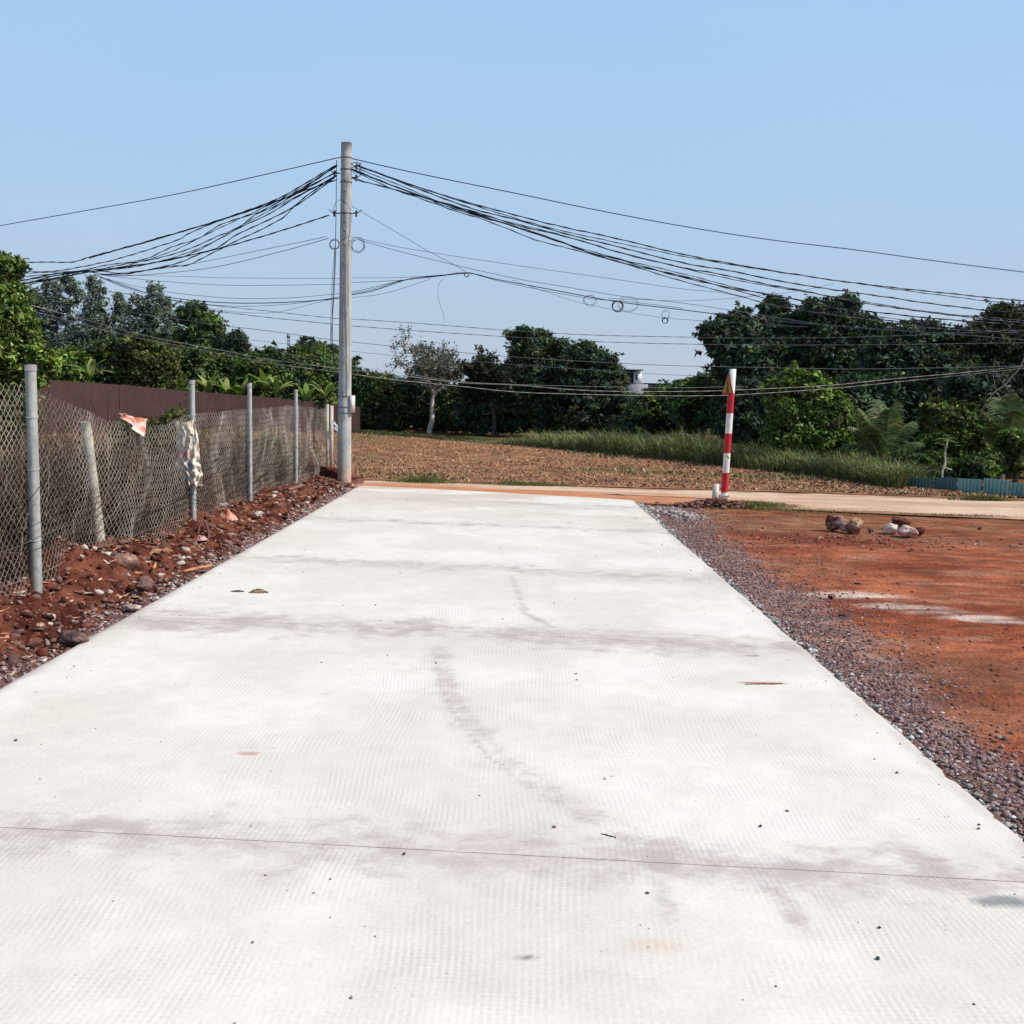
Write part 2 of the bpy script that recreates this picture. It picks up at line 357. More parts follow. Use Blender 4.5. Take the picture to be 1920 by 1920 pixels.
dr_ = n_.nodes.new('ShaderNodeMapRange'); dr_.interpolation_type = 'SMOOTHSTEP'; dr_.inputs[1].default_value = .18; dr_.inputs[2].default_value = .62; Lk.new(dm, dr_.inputs[0])
dfin = mth('ADD', mth('MULTIPLY', dr_.outputs[0], bv=.62), mth('MULTIPLY', ad.outputs['Fac'], bv=.28))
mxd = n_.nodes.new('ShaderNodeMix'); mxd.data_type = 'RGBA'; mxd.inputs[7].default_value = (.43, .36, .335, 1); Lk.new(dfin, mxd.inputs[0]); Lk.new(a_.outputs['Color'], mxd.inputs[6])
vs = N('ShaderNodeTexVoronoi', Scale=16.); Lk.new(t_.outputs['Object'], vs.inputs['Vector'])
vr = n_.nodes.new('ShaderNodeMapRange'); vr.inputs[1].default_value = .03; vr.inputs[2].default_value = .07; vr.inputs[3].default_value = .55; vr.inputs[4].default_value = 1.; Lk.new(vs.outputs['Distance'], vr.inputs[0])
vm2 = mth('GREATER_THAN', nd2.outputs[0], bv=.53); spk = mth('ADD', mth('MULTIPLY', vm2, mth('SUBTRACT', vr.outputs[0], bv=1.)), bv=1.); fac = mth('MULTIPLY', fac, spk)
vm = n_.nodes.new('ShaderNodeVectorMath'); vm.operation = 'SCALE'; Lk.new(mxd.outputs[2], vm.inputs[0]); Lk.new(fac, vm.inputs[3])
Lk.new(vm.outputs[0], b_.inputs['Base Color']); b_.inputs['Roughness'].default_value = .85; b_.inputs['Specular IOR Level'].default_value = .2
road = grid_sheet('concrete_road', XY, road_z, M_road, road_col)
da = road.data.attributes.new('Dirt', 'FLOAT', 'POINT'); da.data.foreach_set('value', np.clip(road_col.dirt, 0, 1).astype(np.float32).ravel()); tag(road, kind='structure')
# slab sides
for side, ix in ((0, 0), (1, -1)):
    e = XY[ix]; top = road_z(e[:, 0], e[:, 1])
    sg = -1 if side == 0 else 1
    V = np.concatenate([np.stack([e[:, 0], e[:, 1], top], -1), np.stack([e[:, 0]+sg*.015, e[:, 1], top*0-.15], -1)]); m = len(e)
    i = np.arange(m-1); Q = np.stack([i, i+1, i+1+m, i+m], -1) if side == 0 else np.stack([i, i+m, i+1+m, i+1], -1)
    mesh_np('road_side', V, Q, M_conc, road, np.ones((2*m, 3))*np.array([.42, .38, .36]))
# sawn joints: thin dark recess strips
jm = MB()
for y0, s in JOINTS[:1]+JOINTS[1:]:
    xx = np.linspace(-2.88, 2.06, 120); yy = y0-s*xx*.6+.006*(fbm(xx*6, xx*0+y0, 95)-.5)
    if y0 > 5: yy = yy+.012*(fbm(xx*2, xx*0, 97)-.5)
    wd = .0013+.003*np.maximum(0, fbm(xx*9, xx*0+y0, 99)-.45); zz = road_z(xx, yy)+.0015
    V = np.concatenate([np.stack([xx, yy-wd, zz], -1), np.stack([xx, yy+wd, zz], -1)]); i = np.arange(119)
    jm.add(V, np.stack([i, i+1, i+121, i+120], -1), None, (.42, .33, .29))
jm.build('joint', M_soil, road)

# --- red dirt yard on the right
def pale(x, y):
    k = np.zeros_like(x)
    for px, py, rx, ry, a in ((1590, 1118, .55, .20, 1.), (1690, 1140, .45, .15, .9), (1850, 1162, .40, .18, .9), (1760, 1150, .6, .16, .5), (1440, 1060, .25, .5, .3)):
        g = G(px, py, -.05); k = np.maximum(k, a*np.exp(-(((x-g[0])/rx)**2+((y-g[1])/ry)**2)))
    return k
def yard_z(x, y):
    n = fbm(x*.9, y*.9, 101, 3)-.5; n1 = fbm(x*6, y*6, 105, 4)-.5; n2 = fbm(x*20, y*20, 109, 2)-.5
    rough = .35+.65*sstep(.45, .62, fbm(x*1.1, y*1.6, 113)); edge = 1-sstep(2.5, 3.2, x)
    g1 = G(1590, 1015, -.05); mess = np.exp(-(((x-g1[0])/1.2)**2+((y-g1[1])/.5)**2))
    rut = .035*np.exp(-((y-(11.2-.18*x)+.15*n)/.12)**2)+.03*np.exp(-((y-(12.6-.2*x)+.2*n)/.12)**2)
    return -.045-rut+.03*n+(.02*rough+.03*edge+.06*mess)*n1+(.012*rough+.02*mess)*n2
def yard_col(x, y, z):
    n = fbm(x*.7, y*1.6, 121, 4); n2 = fbm(x*3, y*9, 125, 4); n3 = fbm(x*12, y*12, 129, 3)
    c = mixc((.215, .055, .026), (.36, .115, .057), sstep(.3, .7, n))
    c = c*(.62+.76*n2[..., None])
    st = fbm(x*.9+y*.12, y*13, 127, 3); c = mixc(c, (.15, .045, .03), sstep(.52, .72, st)*.45)
    c = mixc(c, (.20, .10, .06), sstep(.5, .7, fbm(x*.6, y*.9, 128))*.45)
    c = mixc(c, (.58, .44, .37), sstep(.20, .80, pale(x, y)*(.25+1.5*fbm(x*4+y*.5, y*16, 126, 4)))*.9)
    # gravelly purple-grey margin beside the slab
    wd = np.interp(y, [2, 4.8, 5.6, 6.6, 8.8, 10.4, 13, 16], [2.62, 2.62, 2.5, 2.72, 2.8, 2.68, 2.8, 3.1])
    c = mixc(c, (.25, .155, .14), (1-sstep(-.22, .10, x-wd+.5*(n2-.5)))*.9)
    far = sstep(13.6, 15.2, y+1.2*(n-.5)+.06*x); c = mixc(c, (.20, .12, .06), far*.55*sstep(.35, .6, n2))
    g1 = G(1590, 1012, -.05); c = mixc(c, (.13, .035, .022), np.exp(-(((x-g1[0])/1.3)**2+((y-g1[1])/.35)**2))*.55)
    spl = sstep(.50, .62, fbm(x*2.2, y*3.2, 161, 5)); c = mixc(c, (.115, .040, .026), spl*.38); c = mixc(c, (.36, .19, .12), sstep(.60, .72, fbm(x*1.7+4, y*4.5, 163, 5))*.45)
    return c*(.80+.4*n3[..., None])
ny = [(2.02, 17.75), (2.3, 17.42), (3.4, 17.3), (5.0, 16.9), (7.9, 16.2), (12, 15.4), (20, 13.8), (40, 9.8)]
XYy = between([(2.0, -3), (2.05, 2), (2.05, 10), (2.05, 17.72)], [(40, -3), (40, 2), (40, 6), (40, 9.8)], 520, 260, 2.4)
# bend the far side on to the dirt road's near edge
yy_max = np.interp(XYy[..., 0], [p[0] for p in ny], [p[1] for p in ny])
yyt = np.concatenate([np.linspace(-3, 2.5, 20)[:-1], np.linspace(2.5, 20, 501)]); tt = (yyt+3)/23.0
XYy[..., 1] = -3+(yy_max+3)*tt[:, None]
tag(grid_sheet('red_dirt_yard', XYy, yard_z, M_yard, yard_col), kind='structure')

# --- crossing dirt road
near = [(-60, 27), (-20, 21.5), (-8, 20.0), (-3.4, 19.25), (-2.6, 18.95), (0, 18.2), (2.3, 17.2), (3.4, 17.1), (5.0, 16.7), (7.9, 16.05), (12, 15.2), (20, 13.6), (60, 5.5)]
far_ = [(-60, 30), (-20, 23.2), (-8, 21.3), (-3.24, 20.75), (0.41, 20.45), (5.6, 20.1), (9.6, 19.6), (13, 18.9), (21, 17.2), (60, 9.0)]
def xsamp(c, n):
    xs_ = np.concatenate([np.linspace(-60, -8, 60), np.linspace(-8, 14, 420)[1:], np.linspace(14, 60, 60)[1:]])
    return xs_, np.interp(xs_, [p[0] for p in c], [p[1] for p in c])
xa, ya = xsamp(near, 0); _, yb = xsamp(far_, 0)
v = np.linspace(0, 1, 50)[None]; XYd = np.stack([xa[:, None]+0*v, ya[:, None]*(1-v)+yb[:, None]*v], -1)
def dirt_z(x, y): return -.022+.015*(fbm(x*.8, y*1.5, 131)-.5)
def dirt_col(x, y, z):
    y0 = np.interp(x, xa, ya); y1 = np.interp(x, xa, yb); t = (y-y0)/(y1-y0)
    n = fbm(x*.5, y*3.5, 135, 4); n2 = fbm(x*2, y*8, 137, 4)
    c = mixc((.50, .33, .22), (.60, .43, .31), sstep(.35, .65, n))
    red = (1-sstep(2.5, 6, x))*(1-sstep(.35, .8, t+.5*(n-.5))); c = mixc(c, (.48, .19, .09), red*.9)
    e = np.minimum(t, 1-t); c = mixc(c, (.30, .15, .09), (1-sstep(.0, .14, e+.25*(n2-.55))))
    return c*(.86+.28*n2[..., None])
tag(grid_sheet('dirt_road', XYd, dirt_z, M_dirt, dirt_col), kind='structure')

# --- stubble field
FIELD_FAR = [(-40, 62), (-20, 52), (-7.3, 46.4), (0.7, 36.1), (4.5, 30), (7.0, 24.9), (8.1, 21.6), (9.6, 20.3), (14, 19.3)]
XYf = between([(-40, 26.6), (-8, 21.2), (-3.3, 20.65), (0.4, 20.35), (5.6, 20.0), (9.6, 19.5), (14, 18.6)], FIELD_FAR, 320, 200)
def field_z(x, y): return .0+.05*(fbm(x*.5, y*.5, 141)-.4)*sstep(20.2, 22, y)+.03*(fbm(x*4, y*2, 143)-.5)-.01
def field_col(x, y, z):
    n = fbm(x*.35, y*.5, 145, 4); n2 = fbm(x*2.5, y*1.5, 147, 4)
    c = mixc((.22, .098, .054), (.33, .165, .09), sstep(.35, .65, n2))
    c = mixc(c, (.15, .13, .055), sstep(.55, .72, n+.25*sstep(-4, -9, x))*.7)
    return c
tag(grid_sheet('stubble_field', XYf, field_z, M_ground, field_col), kind='structure')

# ------------------------------------------------------------------ scatter helpers
ICO = None
def ico_base():
    t = (1+5**.5)/2
    v = np.array([(-1, t, 0), (1, t, 0), (-1, -t, 0), (1, -t, 0), (0, -1, t), (0, 1, t), (0, -1, -t), (0, 1, -t), (t, 0, -1), (t, 0, 1), (-t, 0, -1), (-t, 0, 1)], float)
    v /= np.linalg.norm(v[0])
    f = np.array([(0, 11, 5), (0, 5, 1), (0, 1, 7), (0, 7, 10), (0, 10, 11), (1, 5, 9), (5, 11, 4), (11, 10, 2), (10, 7, 6), (7, 1, 8), (3, 9, 4), (3, 4, 2), (3, 2, 6), (3, 6, 8), (3, 8, 9), (4, 9, 5), (2, 4, 11), (6, 2, 10), (8, 6, 7), (9, 8, 1)])
    return v, f
IV, IF = ico_base()
def rand_rot(n):
    q = rng.normal(size=(n, 4)); q /= np.linalg.norm(q, axis=1)[:, None]; w_, x, y, z = q.T
    return np.stack([1-2*(y*y+z*z), 2*(x*y-z*w_), 2*(x*z+y*w_), 2*(x*y+z*w_), 1-2*(x*x+z*z), 2*(y*z-x*w_), 2*(x*z-y*w_), 2*(y*z+x*w_), 1-2*(x*x+y*y)], -1).reshape(n, 3, 3)
def stones(name, P, S, C, parent=None, flat=.65):
    n = len(P); V = IV[None]*(1+.95*(rng.random((n, 12, 1))-.5)); V = V*np.stack([1+.4*(rng.random(n)-.5), np.ones(n), .55+.4*rng.random(n)], -1)[:, None]
    V = np.einsum('nij,nkj->nki', rand_rot(n), V); V[..., 2] *= flat
    V = V*S[:, None, None]+P[:, None]
    Fx = (IF[None]+12*np.arange(n)[:, None, None]).reshape(-1, 3)
    return mesh_np(name, V.reshape(-1, 3), Fx, M_stone, parent, np.repeat(C, 12, axis=0))
def blades(P, H, Wd, lean, C, curve=.5):
    """grass blades: two quads each"""
    n = len(P); a = rng.random(n)*6.283; d = np.stack([np.cos(a), np.sin(a), 0*a], -1); s = np.stack([-np.sin(a+rng.normal(0, .6, n)), np.cos(a), 0*a], -1)
    la = lean*(.4+rng.random(n)); up_ = np.array([0, 0, 1.0])
    p0 = P; p1 = P+up_*(H*.55)[:, None]+d*(la*H*.3)[:, None]; p2 = P+up_*(H*(1-.35*la))[:, None]+d*(la*H)[:, None]
    w_ = (Wd)[:, None]*s
    V = np.stack([p0-w_, p0+w_, p1-w_*.8, p1+w_*.8, p2-w_*.12, p2+w_*.12], 1)
    i = 6*np.arange(n)[:, None]; Q = np.concatenate([i+np.array([[0, 1, 3, 2]]), i+np.array([[2, 3, 5, 4]])])
    return V.reshape(-1, 3), Q, np.repeat(C, 6, axis=0)
def in_poly_strip(n, c0, c1, p=1.0):
    t = rng.random(n); 
    def f(c):
        c = np.array(c, float); L = np.concatenate([[0], np.cumsum(np.linalg.norm(np.diff(c, axis=0), axis=1))]); L /= L[-1]
        return np.stack([np.interp(t, L, c[:, 0]), np.interp(t, L, c[:, 1])], -1)
    a, b = f(c0), f(c1); v_ = (rng.random(n)**p)[:, None]; return a*(1-v_)+b*v_

# gravel beside the slab, right
def pick(cols, n, var=.25):
    cols = np.array(cols); c = cols[rng.integers(0, len(cols), n)]; return c*(1+var*(rng.random((n, 1))*2-1))
PUR = [(.24, .155, .15), (.19, .12, .115), (.28, .19, .18), (.34, .25, .235), (.15, .07, .055), (.23, .115, .085), (.21, .145, .145)]
n = 30000; y = 3.2+14.3*rng.random(n)**1.15; wd = np.interp(y, [3, 4.8, 5.6, 6.6, 8.8, 10.4, 13, 16, 18], [.62, .60, .42, .6, .75, .6, .65, 1.0, .9])
x = 2.11+wd*(.75+.6*fbm(y*1.3, y*0, 151))*np.minimum(1.5, np.abs(rng.normal(0, .55, n)))
s = (.003+.0125*rng.random(n)**3.4)*np.where(y < 5.4, 1.2, .9)*(1+.02*y)
c = pick(PUR, n); wh = rng.random(n) < .035; c[wh] = (.62, .60, .58); s[wh] *= .8
tag(stones('gravel', np.stack([x, y, yard_z(x, y)+s*.25], -1), s, c), 'loose purple grey gravel along the right edge of the concrete road', 'gravel', kind='stuff')
n = 1300; y = 3.2+14.6*rng.random(n); x = 2.08+np.abs(rng.normal(0, .05, n)); s = .006+.014*rng.random(n)**2; s[y > 14.5] *= 1.5
c = pick([(.45, .44, .42), (.6, .58, .56), (.30, .29, .28), (.2, .22, .2), (.38, .34, .33)], n)
tag(stones('concrete_crumbs', np.stack([x, y, yard_z(x, y)+.01+s*.3], -1), s, c), 'pale grey crumbs of concrete along the right slab edge', 'rubble', kind='stuff')
n = 320; P = in_poly_strip(n, gp([(1205, 948), (1290, 975)]), gp([(1260, 948), (1330, 968)])); s = .015+.035*rng.random(n)**2
tag(stones('concrete_rubble', np.stack([P[:, 0], P[:, 1], yard_z(P[:, 0], P[:, 1])+s*.3], -1), s, pick([(.36, .30, .28), (.25, .19, .18), (.42, .37, .34)], n)), 'pale broken rubble at the far right corner of the slab', 'rubble', kind='stuff')
# clods scattered on the yard
n = 3000; y = 4+12.3*rng.random(n); x = 2.7+rng.random(n)**1.5*6.5; s = .003+.013*rng.random(n)**5; s*= (1+.03*y)
k = (rng.random(n) < .6); x[k] = 2.75+rng.random(k.sum())**1.2*1.3*1.0
g1 = G(1590, 1015, -.05); k = rng.random(n) < .25; x[k] = rng.normal(g1[0], .8, k.sum()); y[k] = rng.normal(g1[1], .3, k.sum()); s[k] *= 1.7
c = pick([(.25, .07, .04), (.2, .06, .04), (.33, .12, .07), (.3, .16, .12)], n); wh = rng.random(n) < .02; c[wh] = (.6, .5, .45)
tag(stones('dirt_clods', np.stack([x, y, yard_z(x, y)+s*.2], -1), s, c), 'small red clods of earth scattered over the dirt yard', 'clods', kind='stuff')
# left edge gravel, chips and rubble on the bank
n = 4500; y = 5.4+13.9*rng.random(n)**1.1; x = -2.90-np.abs(rng.normal(0, .13, n)); s = (.006+.014*rng.random(n)**2)*(1+.03*y)
c = pick(PUR+[(.35, .30, .28)], n); wh = rng.random(n) < .06; c[wh] = (.6, .56, .52)
tag(stones('gravel', np.stack([x, y, bank_z(x, y)+s*.3], -1), s, c), 'loose purple grey gravel along the left edge of the concrete road', 'gravel', kind='stuff')
n = 6500; y = 5.6+14*rng.random(n); x = -3.0-rng.random(n)*.95; s = .005+.045*rng.random(n)**5.5
c = pick([(.10, .030, .02), (.15, .055, .035), (.075, .025, .018), (.22, .12, .09), (.15, .085, .075)], n); wh = rng.random(n) < .07; c[wh] = np.array([.55, .46, .40])*(1+.3*(rng.random((wh.sum(), 1))-.5))
tag(stones('rubble', np.stack([x, y, bank_z(x, y)+s*.25], -1), s, c), 'reddish rubble and pale chips strewn over the soil bank', 'rubble', kind='stuff')
# splinters and leaf litter
n = 3200; y = 5.8+14*rng.random(n)**.8; x = -2.98-rng.random(n)*1.0; P = np.stack([x, y, bank_z(x, y)+.012], -1)
Rm = rand_rot(n); Rm[:, 2] *= .35; L_ = (.015+.06*rng.random(n)**2)[:, None]; W_ = L_*(.12+.25*rng.random((n, 1)))
V = np.stack([P-Rm[..., 0]*L_, P-Rm[..., 1]*W_, P+Rm[..., 0]*L_, P+Rm[..., 1]*W_], 1).reshape(-1, 3)
c = pick([(.45, .26, .17), (.35, .16, .09), (.55, .42, .33), (.25, .12, .08), (.5, .22, .12)], n)
tag(mesh_np('wood_litter', V, np.arange(4*n).reshape(-1, 4), M_straw, None, np.repeat(c, 4, axis=0)), 'wood splinters and dead leaves littering the soil bank', 'litter', kind='stuff')
# tiny pebbles on the slab
n = 330; y = 2.6+rng.random(n)**1.5*15; x = -2.8+4.8*rng.random(n); k = rng.random(n) < .45; x[k] = np.where(rng.random(k.sum()) < .5, -2.85+np.abs(rng.normal(0, .3, k.sum())), 2.03-np.abs(rng.normal(0, .25, k.sum())))
s = .0025+.006*rng.random(n)**3
k = (x < -3) | (x > 2.08); x[k] = 0
tag(stones('pebbles', np.stack([x, y, road_z(x, y)+s*.4], -1), s, pick([(.1, .08, .075), (.2, .1, .08), (.3, .25, .22)], n)), 'tiny dark pebbles scattered over the white concrete', 'pebbles', kind='stuff')

# ------------------------------------------------------------------ individual rocks
def rock(name, label, cat, px, py, wpx, hpx, col, col2=None, dep=.8, z0=0.0, group=None, seed=0, sink=.2, rough=.35, yaw=0., zf=None):
    """rock whose foot stands at pixel (px,py)"""
    g = G(px, py, z0); k = g[1]/F; a, h = wpx*k/2, hpx*k
    r_ = np.random.default_rng(seed)
    # subdivide icosphere twice
    V = IV.copy(); Fx = IF.copy()
    for _ in range(3):
        e = {}; Vl = list(map(tuple, V)); nf = []
        def mid(i, j):
            kk = (min(i, j), max(i, j))
            if kk not in e:
                m_ = (np.array(Vl[i])+np.array(Vl[j])); m_ /= np.linalg.norm(m_); Vl.append(tuple(m_)); e[kk] = len(Vl)-1
            return e[kk]
        for a1, b1, c1 in Fx:
            p, q, s_ = mid(a1, b1), mid(b1, c1), mid(c1, a1); nf += [(a1, p, s_), (b1, q, p), (c1, s_, q), (p, q, s_)]
        V = np.array(Vl); Fx = np.array(nf)
    d = np.zeros(len(V))
    for _ in range(16):                     # chop flat facets
        nrm = r_.normal(size=3); nrm /= np.linalg.norm(nrm); lim = .55+.33*r_.random(); t = V@nrm
        V = V-np.maximum(0, t-lim)[:, None]*nrm*.85
    f1 = fbm(V[:, 0]*3+seed, V[:, 1]*3+V[:, 2]*2.3, 200+seed % 20, 3)-.5; V = V*(1+rough*f1[:, None]+.16*(fbm(V[:, 0]*9+seed, V[:, 1]*9+V[:, 2]*8, 230, 3)-.5)[:, None])
    V = V*np.array([a, a*dep, h/2*1.05])@rotz(yaw).T
    V[:, 2] += h/2*(1-sink)
    V = V+np.array([g[0], g[1]+a*dep*.6, z0])
    f2 = fbm(V[:, 0]*25+seed, V[:, 2]*25+V[:, 1]*14, 220, 3); f3 = fbm(V[:, 0]*60, V[:, 2]*60+V[:, 1]*30, 240, 2)
    C = mixc(col, col2 if col2 is not None else np.array(col)*.6, sstep(.38, .6, f2))*(.45+1.1*f3[:, None])
    o = mesh_np(name, V, Fx, M_stone, None, C, smooth=False); return tag(o, label, cat, group)
GR1 = 'boulders heaped on the red yard'
rock('boulder', 'dark reddish brown boulder at the left end of the left rock heap', 'boulder', 1568, 996, 46, 36, (.14, .05, .035), (.28, .17, .14), z0=-.04, seed=1, group=GR1)
rock('boulder', 'tan pitted boulder at the right of the left rock heap', 'boulder', 1607, 1001, 36, 34, (.42, .28, .19), (.22, .10, .06), z0=-.04, seed=2, group=GR1)
rock('boulder', 'low dark brown stone squeezed between the two taller boulders of the left heap', 'boulder', 1590, 999, 30, 24, (.16, .07, .05), (.40, .27, .22), z0=-.04, seed=3, group=GR1)
rock('boulder', 'small tan stone alone in the gap between the two rock heaps', 'boulder', 1633, 999, 14, 12, (.25, .15, .10), z0=-.04, seed=4, group=GR1)
rock('boulder', 'dark red stone at the top rear of the right rock heap', 'boulder', 1690, 995, 44, 28, (.17, .06, .04), (.09, .03, .02), z0=-.04, seed=5, group=GR1)
rock('boulder', 'cream white block at the left of the right rock heap', 'boulder', 1672, 1001, 32, 24, (.50, .38, .31), (.62, .54, .46), z0=-.04, seed=6, group=GR1)
rock('boulder', 'pinkish oval boulder in front of the right rock heap', 'boulder', 1702, 1008, 46, 25, (.46, .30, .26), (.56, .42, .36), z0=-.04, seed=7, group=GR1)
rock('boulder', 'dark red stone at the right end of the right rock heap', 'boulder', 1726, 1006, 18, 22, (.15, .05, .035), z0=-.04, seed=8, group=GR1)
rock('stone', 'small brown stone standing by the pale dust streak on the yard', 'stone', 1560, 1126, 15, 14, (.22, .11, .09), z0=-.05, seed=9)
rock('stone', 'small dark red clod far right on the yard near the dirt road', 'stone', 1838, 994, 8, 6, (.1, .03, .02), z0=-.05, seed=10)
rock('stone', 'dark bluish stone on the gravel margin of the yard', 'stone', 1582, 1158, 20, 8, (.06, .07, .09), z0=-.05, seed=12)
rock('stone', 'dark clod lying on the open red yard above the pale dust streak', 'stone', 1610, 1098, 14, 7, (.09, .05, .06), z0=-.05, seed=13)
GR2 = 'larger rocks on the soil bank'
rock('rock', 'big brown rock against the foot of the chain link mesh', 'rock', 224, 1082, 76, 46, (.20, .10, .08), (.30, .18, .14), z0=.03, seed=20, group=GR2)
rock('rock', 'dark grey brown rock lowest on the bank below the big brown one', 'rock', 265, 1114, 42, 36, (.18, .10, .09), (.10, .06, .055), z0=.0, seed=21, group=GR2)
rock('rock', 'flat dark rock lying against the slab edge below the nearest fence post', 'rock', 128, 1212, 66, 30, (.17, .10, .09), (.08, .05, .05), z0=-.02, seed=22, group=GR2, dep=.7)
rock('rock', 'reddish earthy rock between the nearest fence post and the big brown rock', 'rock', 185, 1095, 44, 24, (.16, .06, .04), z0=.03, seed=23, group=GR2)
rock('rock', 'brown rock halfway up the bank left of the flat dark rock', 'rock', 60, 1215, 34, 20, (.2, .08, .06), z0=.0, seed=33, group=GR2)
GR3 = 'pale stones on the soil bank'
rock('pale_stone', 'pale long stone near the nearest post, left of two white ones', 'stone', 155, 1112, 24, 13, (.55, .46, .42), z0=.03, seed=24, group=GR3)
rock('pale_stone', 'whitish stone in the middle of the row below the big brown rock', 'stone', 184, 1118, 20, 14, (.6, .5, .44), z0=.02, seed=25, group=GR3)
rock('pale_stone', 'small white stone just left of the dark grey brown rock', 'stone', 205, 1115, 15, 10, (.66, .60, .56), z0=.02, seed=26, group=GR3)
rock('pale_stone', 'round white stone on the soil right above the dark grey brown rock', 'stone', 238, 1084, 15, 11, (.66, .60, .56), z0=.05, seed=27, group=GR3)
rock('pale_stone', 'flat pinkish stone at the gravel edge under the dark grey brown rock', 'stone', 245, 1145, 38, 12, (.48, .36, .33), z0=-.01, seed=28, group=GR3)
rock('pale_stone', 'cream stone beside the brown plank', 'stone', 346, 1038, 24, 15, (.58, .45, .36), z0=.06, seed=29, group=GR3)
rock('pale_stone', 'pinkish white stone above the orange wood stick', 'stone', 332, 1050, 20, 12, (.55, .40, .36), z0=.04, seed=30, group=GR3)
rock('pale_stone', 'white stone near the slab edge right of the orange wood stick', 'stone', 394, 1047, 20, 9, (.62, .56, .52), z0=.0, seed=31, group=GR3)
rock('pale_stone', 'cream broken lump at the foot of the middle fence post', 'stone', 482, 972, 22, 16, (.58, .50, .42), z0=.06, seed=32, group=GR3)
rock('pale_stone', 'yellowish crumbly stone on the soil right below the nearest fence post', 'stone', 72, 1180, 22, 13, (.50, .34, .22), z0=.02, seed=34, group=GR3)
rock('pale_stone', 'pale lump lying lower left on the bank under the nearest post', 'stone', 90, 1176, 15, 12, (.56, .44, .36), z0=.02, seed=35, group=GR3)
rock('pebble', 'black pebble on the slab right of the tyre track', 'pebble', 1426, 1551, 8, 5, (.06, .05, .05), seed=40)
rock('pebble', 'dark pebble near the bottom right of the slab', 'pebble', 1647, 1800, 11, 6, (.07, .07, .075), seed=41)
rock('pebble', 'dark pebble on the slab in front of the blue grey patch', 'pebble', 1649, 1741, 7, 5, (.08, .05, .05), seed=42)
rock('pebble', 'dark pebble standing on the sawn joint in the near slab', 'pebble', 757, 1604, 7, 6, (.12, .06, .06), seed=43)
rock('pebble', 'dark green grey crumb on the slab left edge', 'pebble', 29, 1390, 8, 5, (.08, .1, .08), seed=44)

# ------------------------------------------------------------------ wood and litter items on the bank
def plank(name, label, cat, px, py, z0, L, w_, t, yaw, tilt, col, ragged=False, roll=0.):
    g = G(px, py, z0); Rm = rotz(yaw)@roty(tilt)@rotx(roll); mb = MB()
    nseg = 12; xs_ = np.linspace(-.5, .5, nseg)*L; r_ = np.random.default_rng(int(px))
    sec = np.array([(-.5, -.5), (.5, -.5), (.5, .5), (-.5, .5)])
    V = []
    for i, x_ in enumerate(xs_):
        k = 1.0 if not ragged else (.25+.75*math.sin(math.pi*(i+.6)/(nseg+.2)))*(.8+.4*r_.random())
        for a, b in sec: V.append((x_+(.01*r_.normal() if i in (0, nseg-1) else 0), a*w_*k+.003*r_.normal(), b*t*k+.002*r_.normal()))
    V = np.array(V)@Rm.T+g+np.array([0, 0, t/2])
    i = np.arange(nseg-1)[:, None]*4; j = np.arange(4)[None]; kq = (j+1) % 4
    Q = np.stack([i+j, i+kq, i+4+kq, i+4+j], -1).reshape(-1, 4)
    Q = np.concatenate([Q, [[3, 2, 1, 0]], [[(nseg-1)*4+q for q in range(4)]]])
    C = np.array(col)*(.75+.5*r_.random((len(V), 1)))
    return tag(mesh_np(name, V, Q, M_wood, None, C), label, cat)
plank('wood_plank', 'weathered brown plank lying along the soil bank below the mesh', 'plank', 283, 1040, .12, .46, .10, .03, R(62), R(-4), (.30, .15, .09), roll=R(20))
for i, (dx, dy, L, yw, tl) in enumerate([(0, 0, .26, 120, 8), (10, 4, .22, 105, -6), (-14, -2, .2, 135, 5)]):
    plank('wood_splinter', ['longest bright orange splinter of wood below the brown plank', 'orange splinter at the right of the splintered wood below the plank', 'short orange splinter at the left of the splintered wood below the plank'][i],
          'splinter', 280+dx, 1058+dy, .07, L, .022, .014, R(yw), R(tl), (.60, .26, .10), True)
plank('wood_stick', 'thick orange stick of wood pointing at the slab edge', 'stick', 370, 1068, .02, .32, .04, .028, R(55), R(-3), (.55, .25, .13), True)
plank('wood_plank', 'dull red board leaning near the fourth fence post', 'plank', 545, 918, .14, .7, .12, .03, R(70), R(-6), (.26, .12, .09))
plank('wood_stick', 'pale pinkish stick on the far end of the soil bank', 'stick', 575, 935, .08, .5, .05, .03, R(110), R(6), (.48, .32, .27), True)
plank('wood_splinter', 'small dark twig on the slab above the near joint', 'twig', 1143, 1568, .0, .05, .004, .004, R(150), 0, (.10, .08, .07), True)
plank('wood_splinter', 'reddish brown twig lying on the right half of the slab', 'twig', 1432, 1283, .0, .22, .012, .006, R(8), 0, (.25, .08, .05), True)

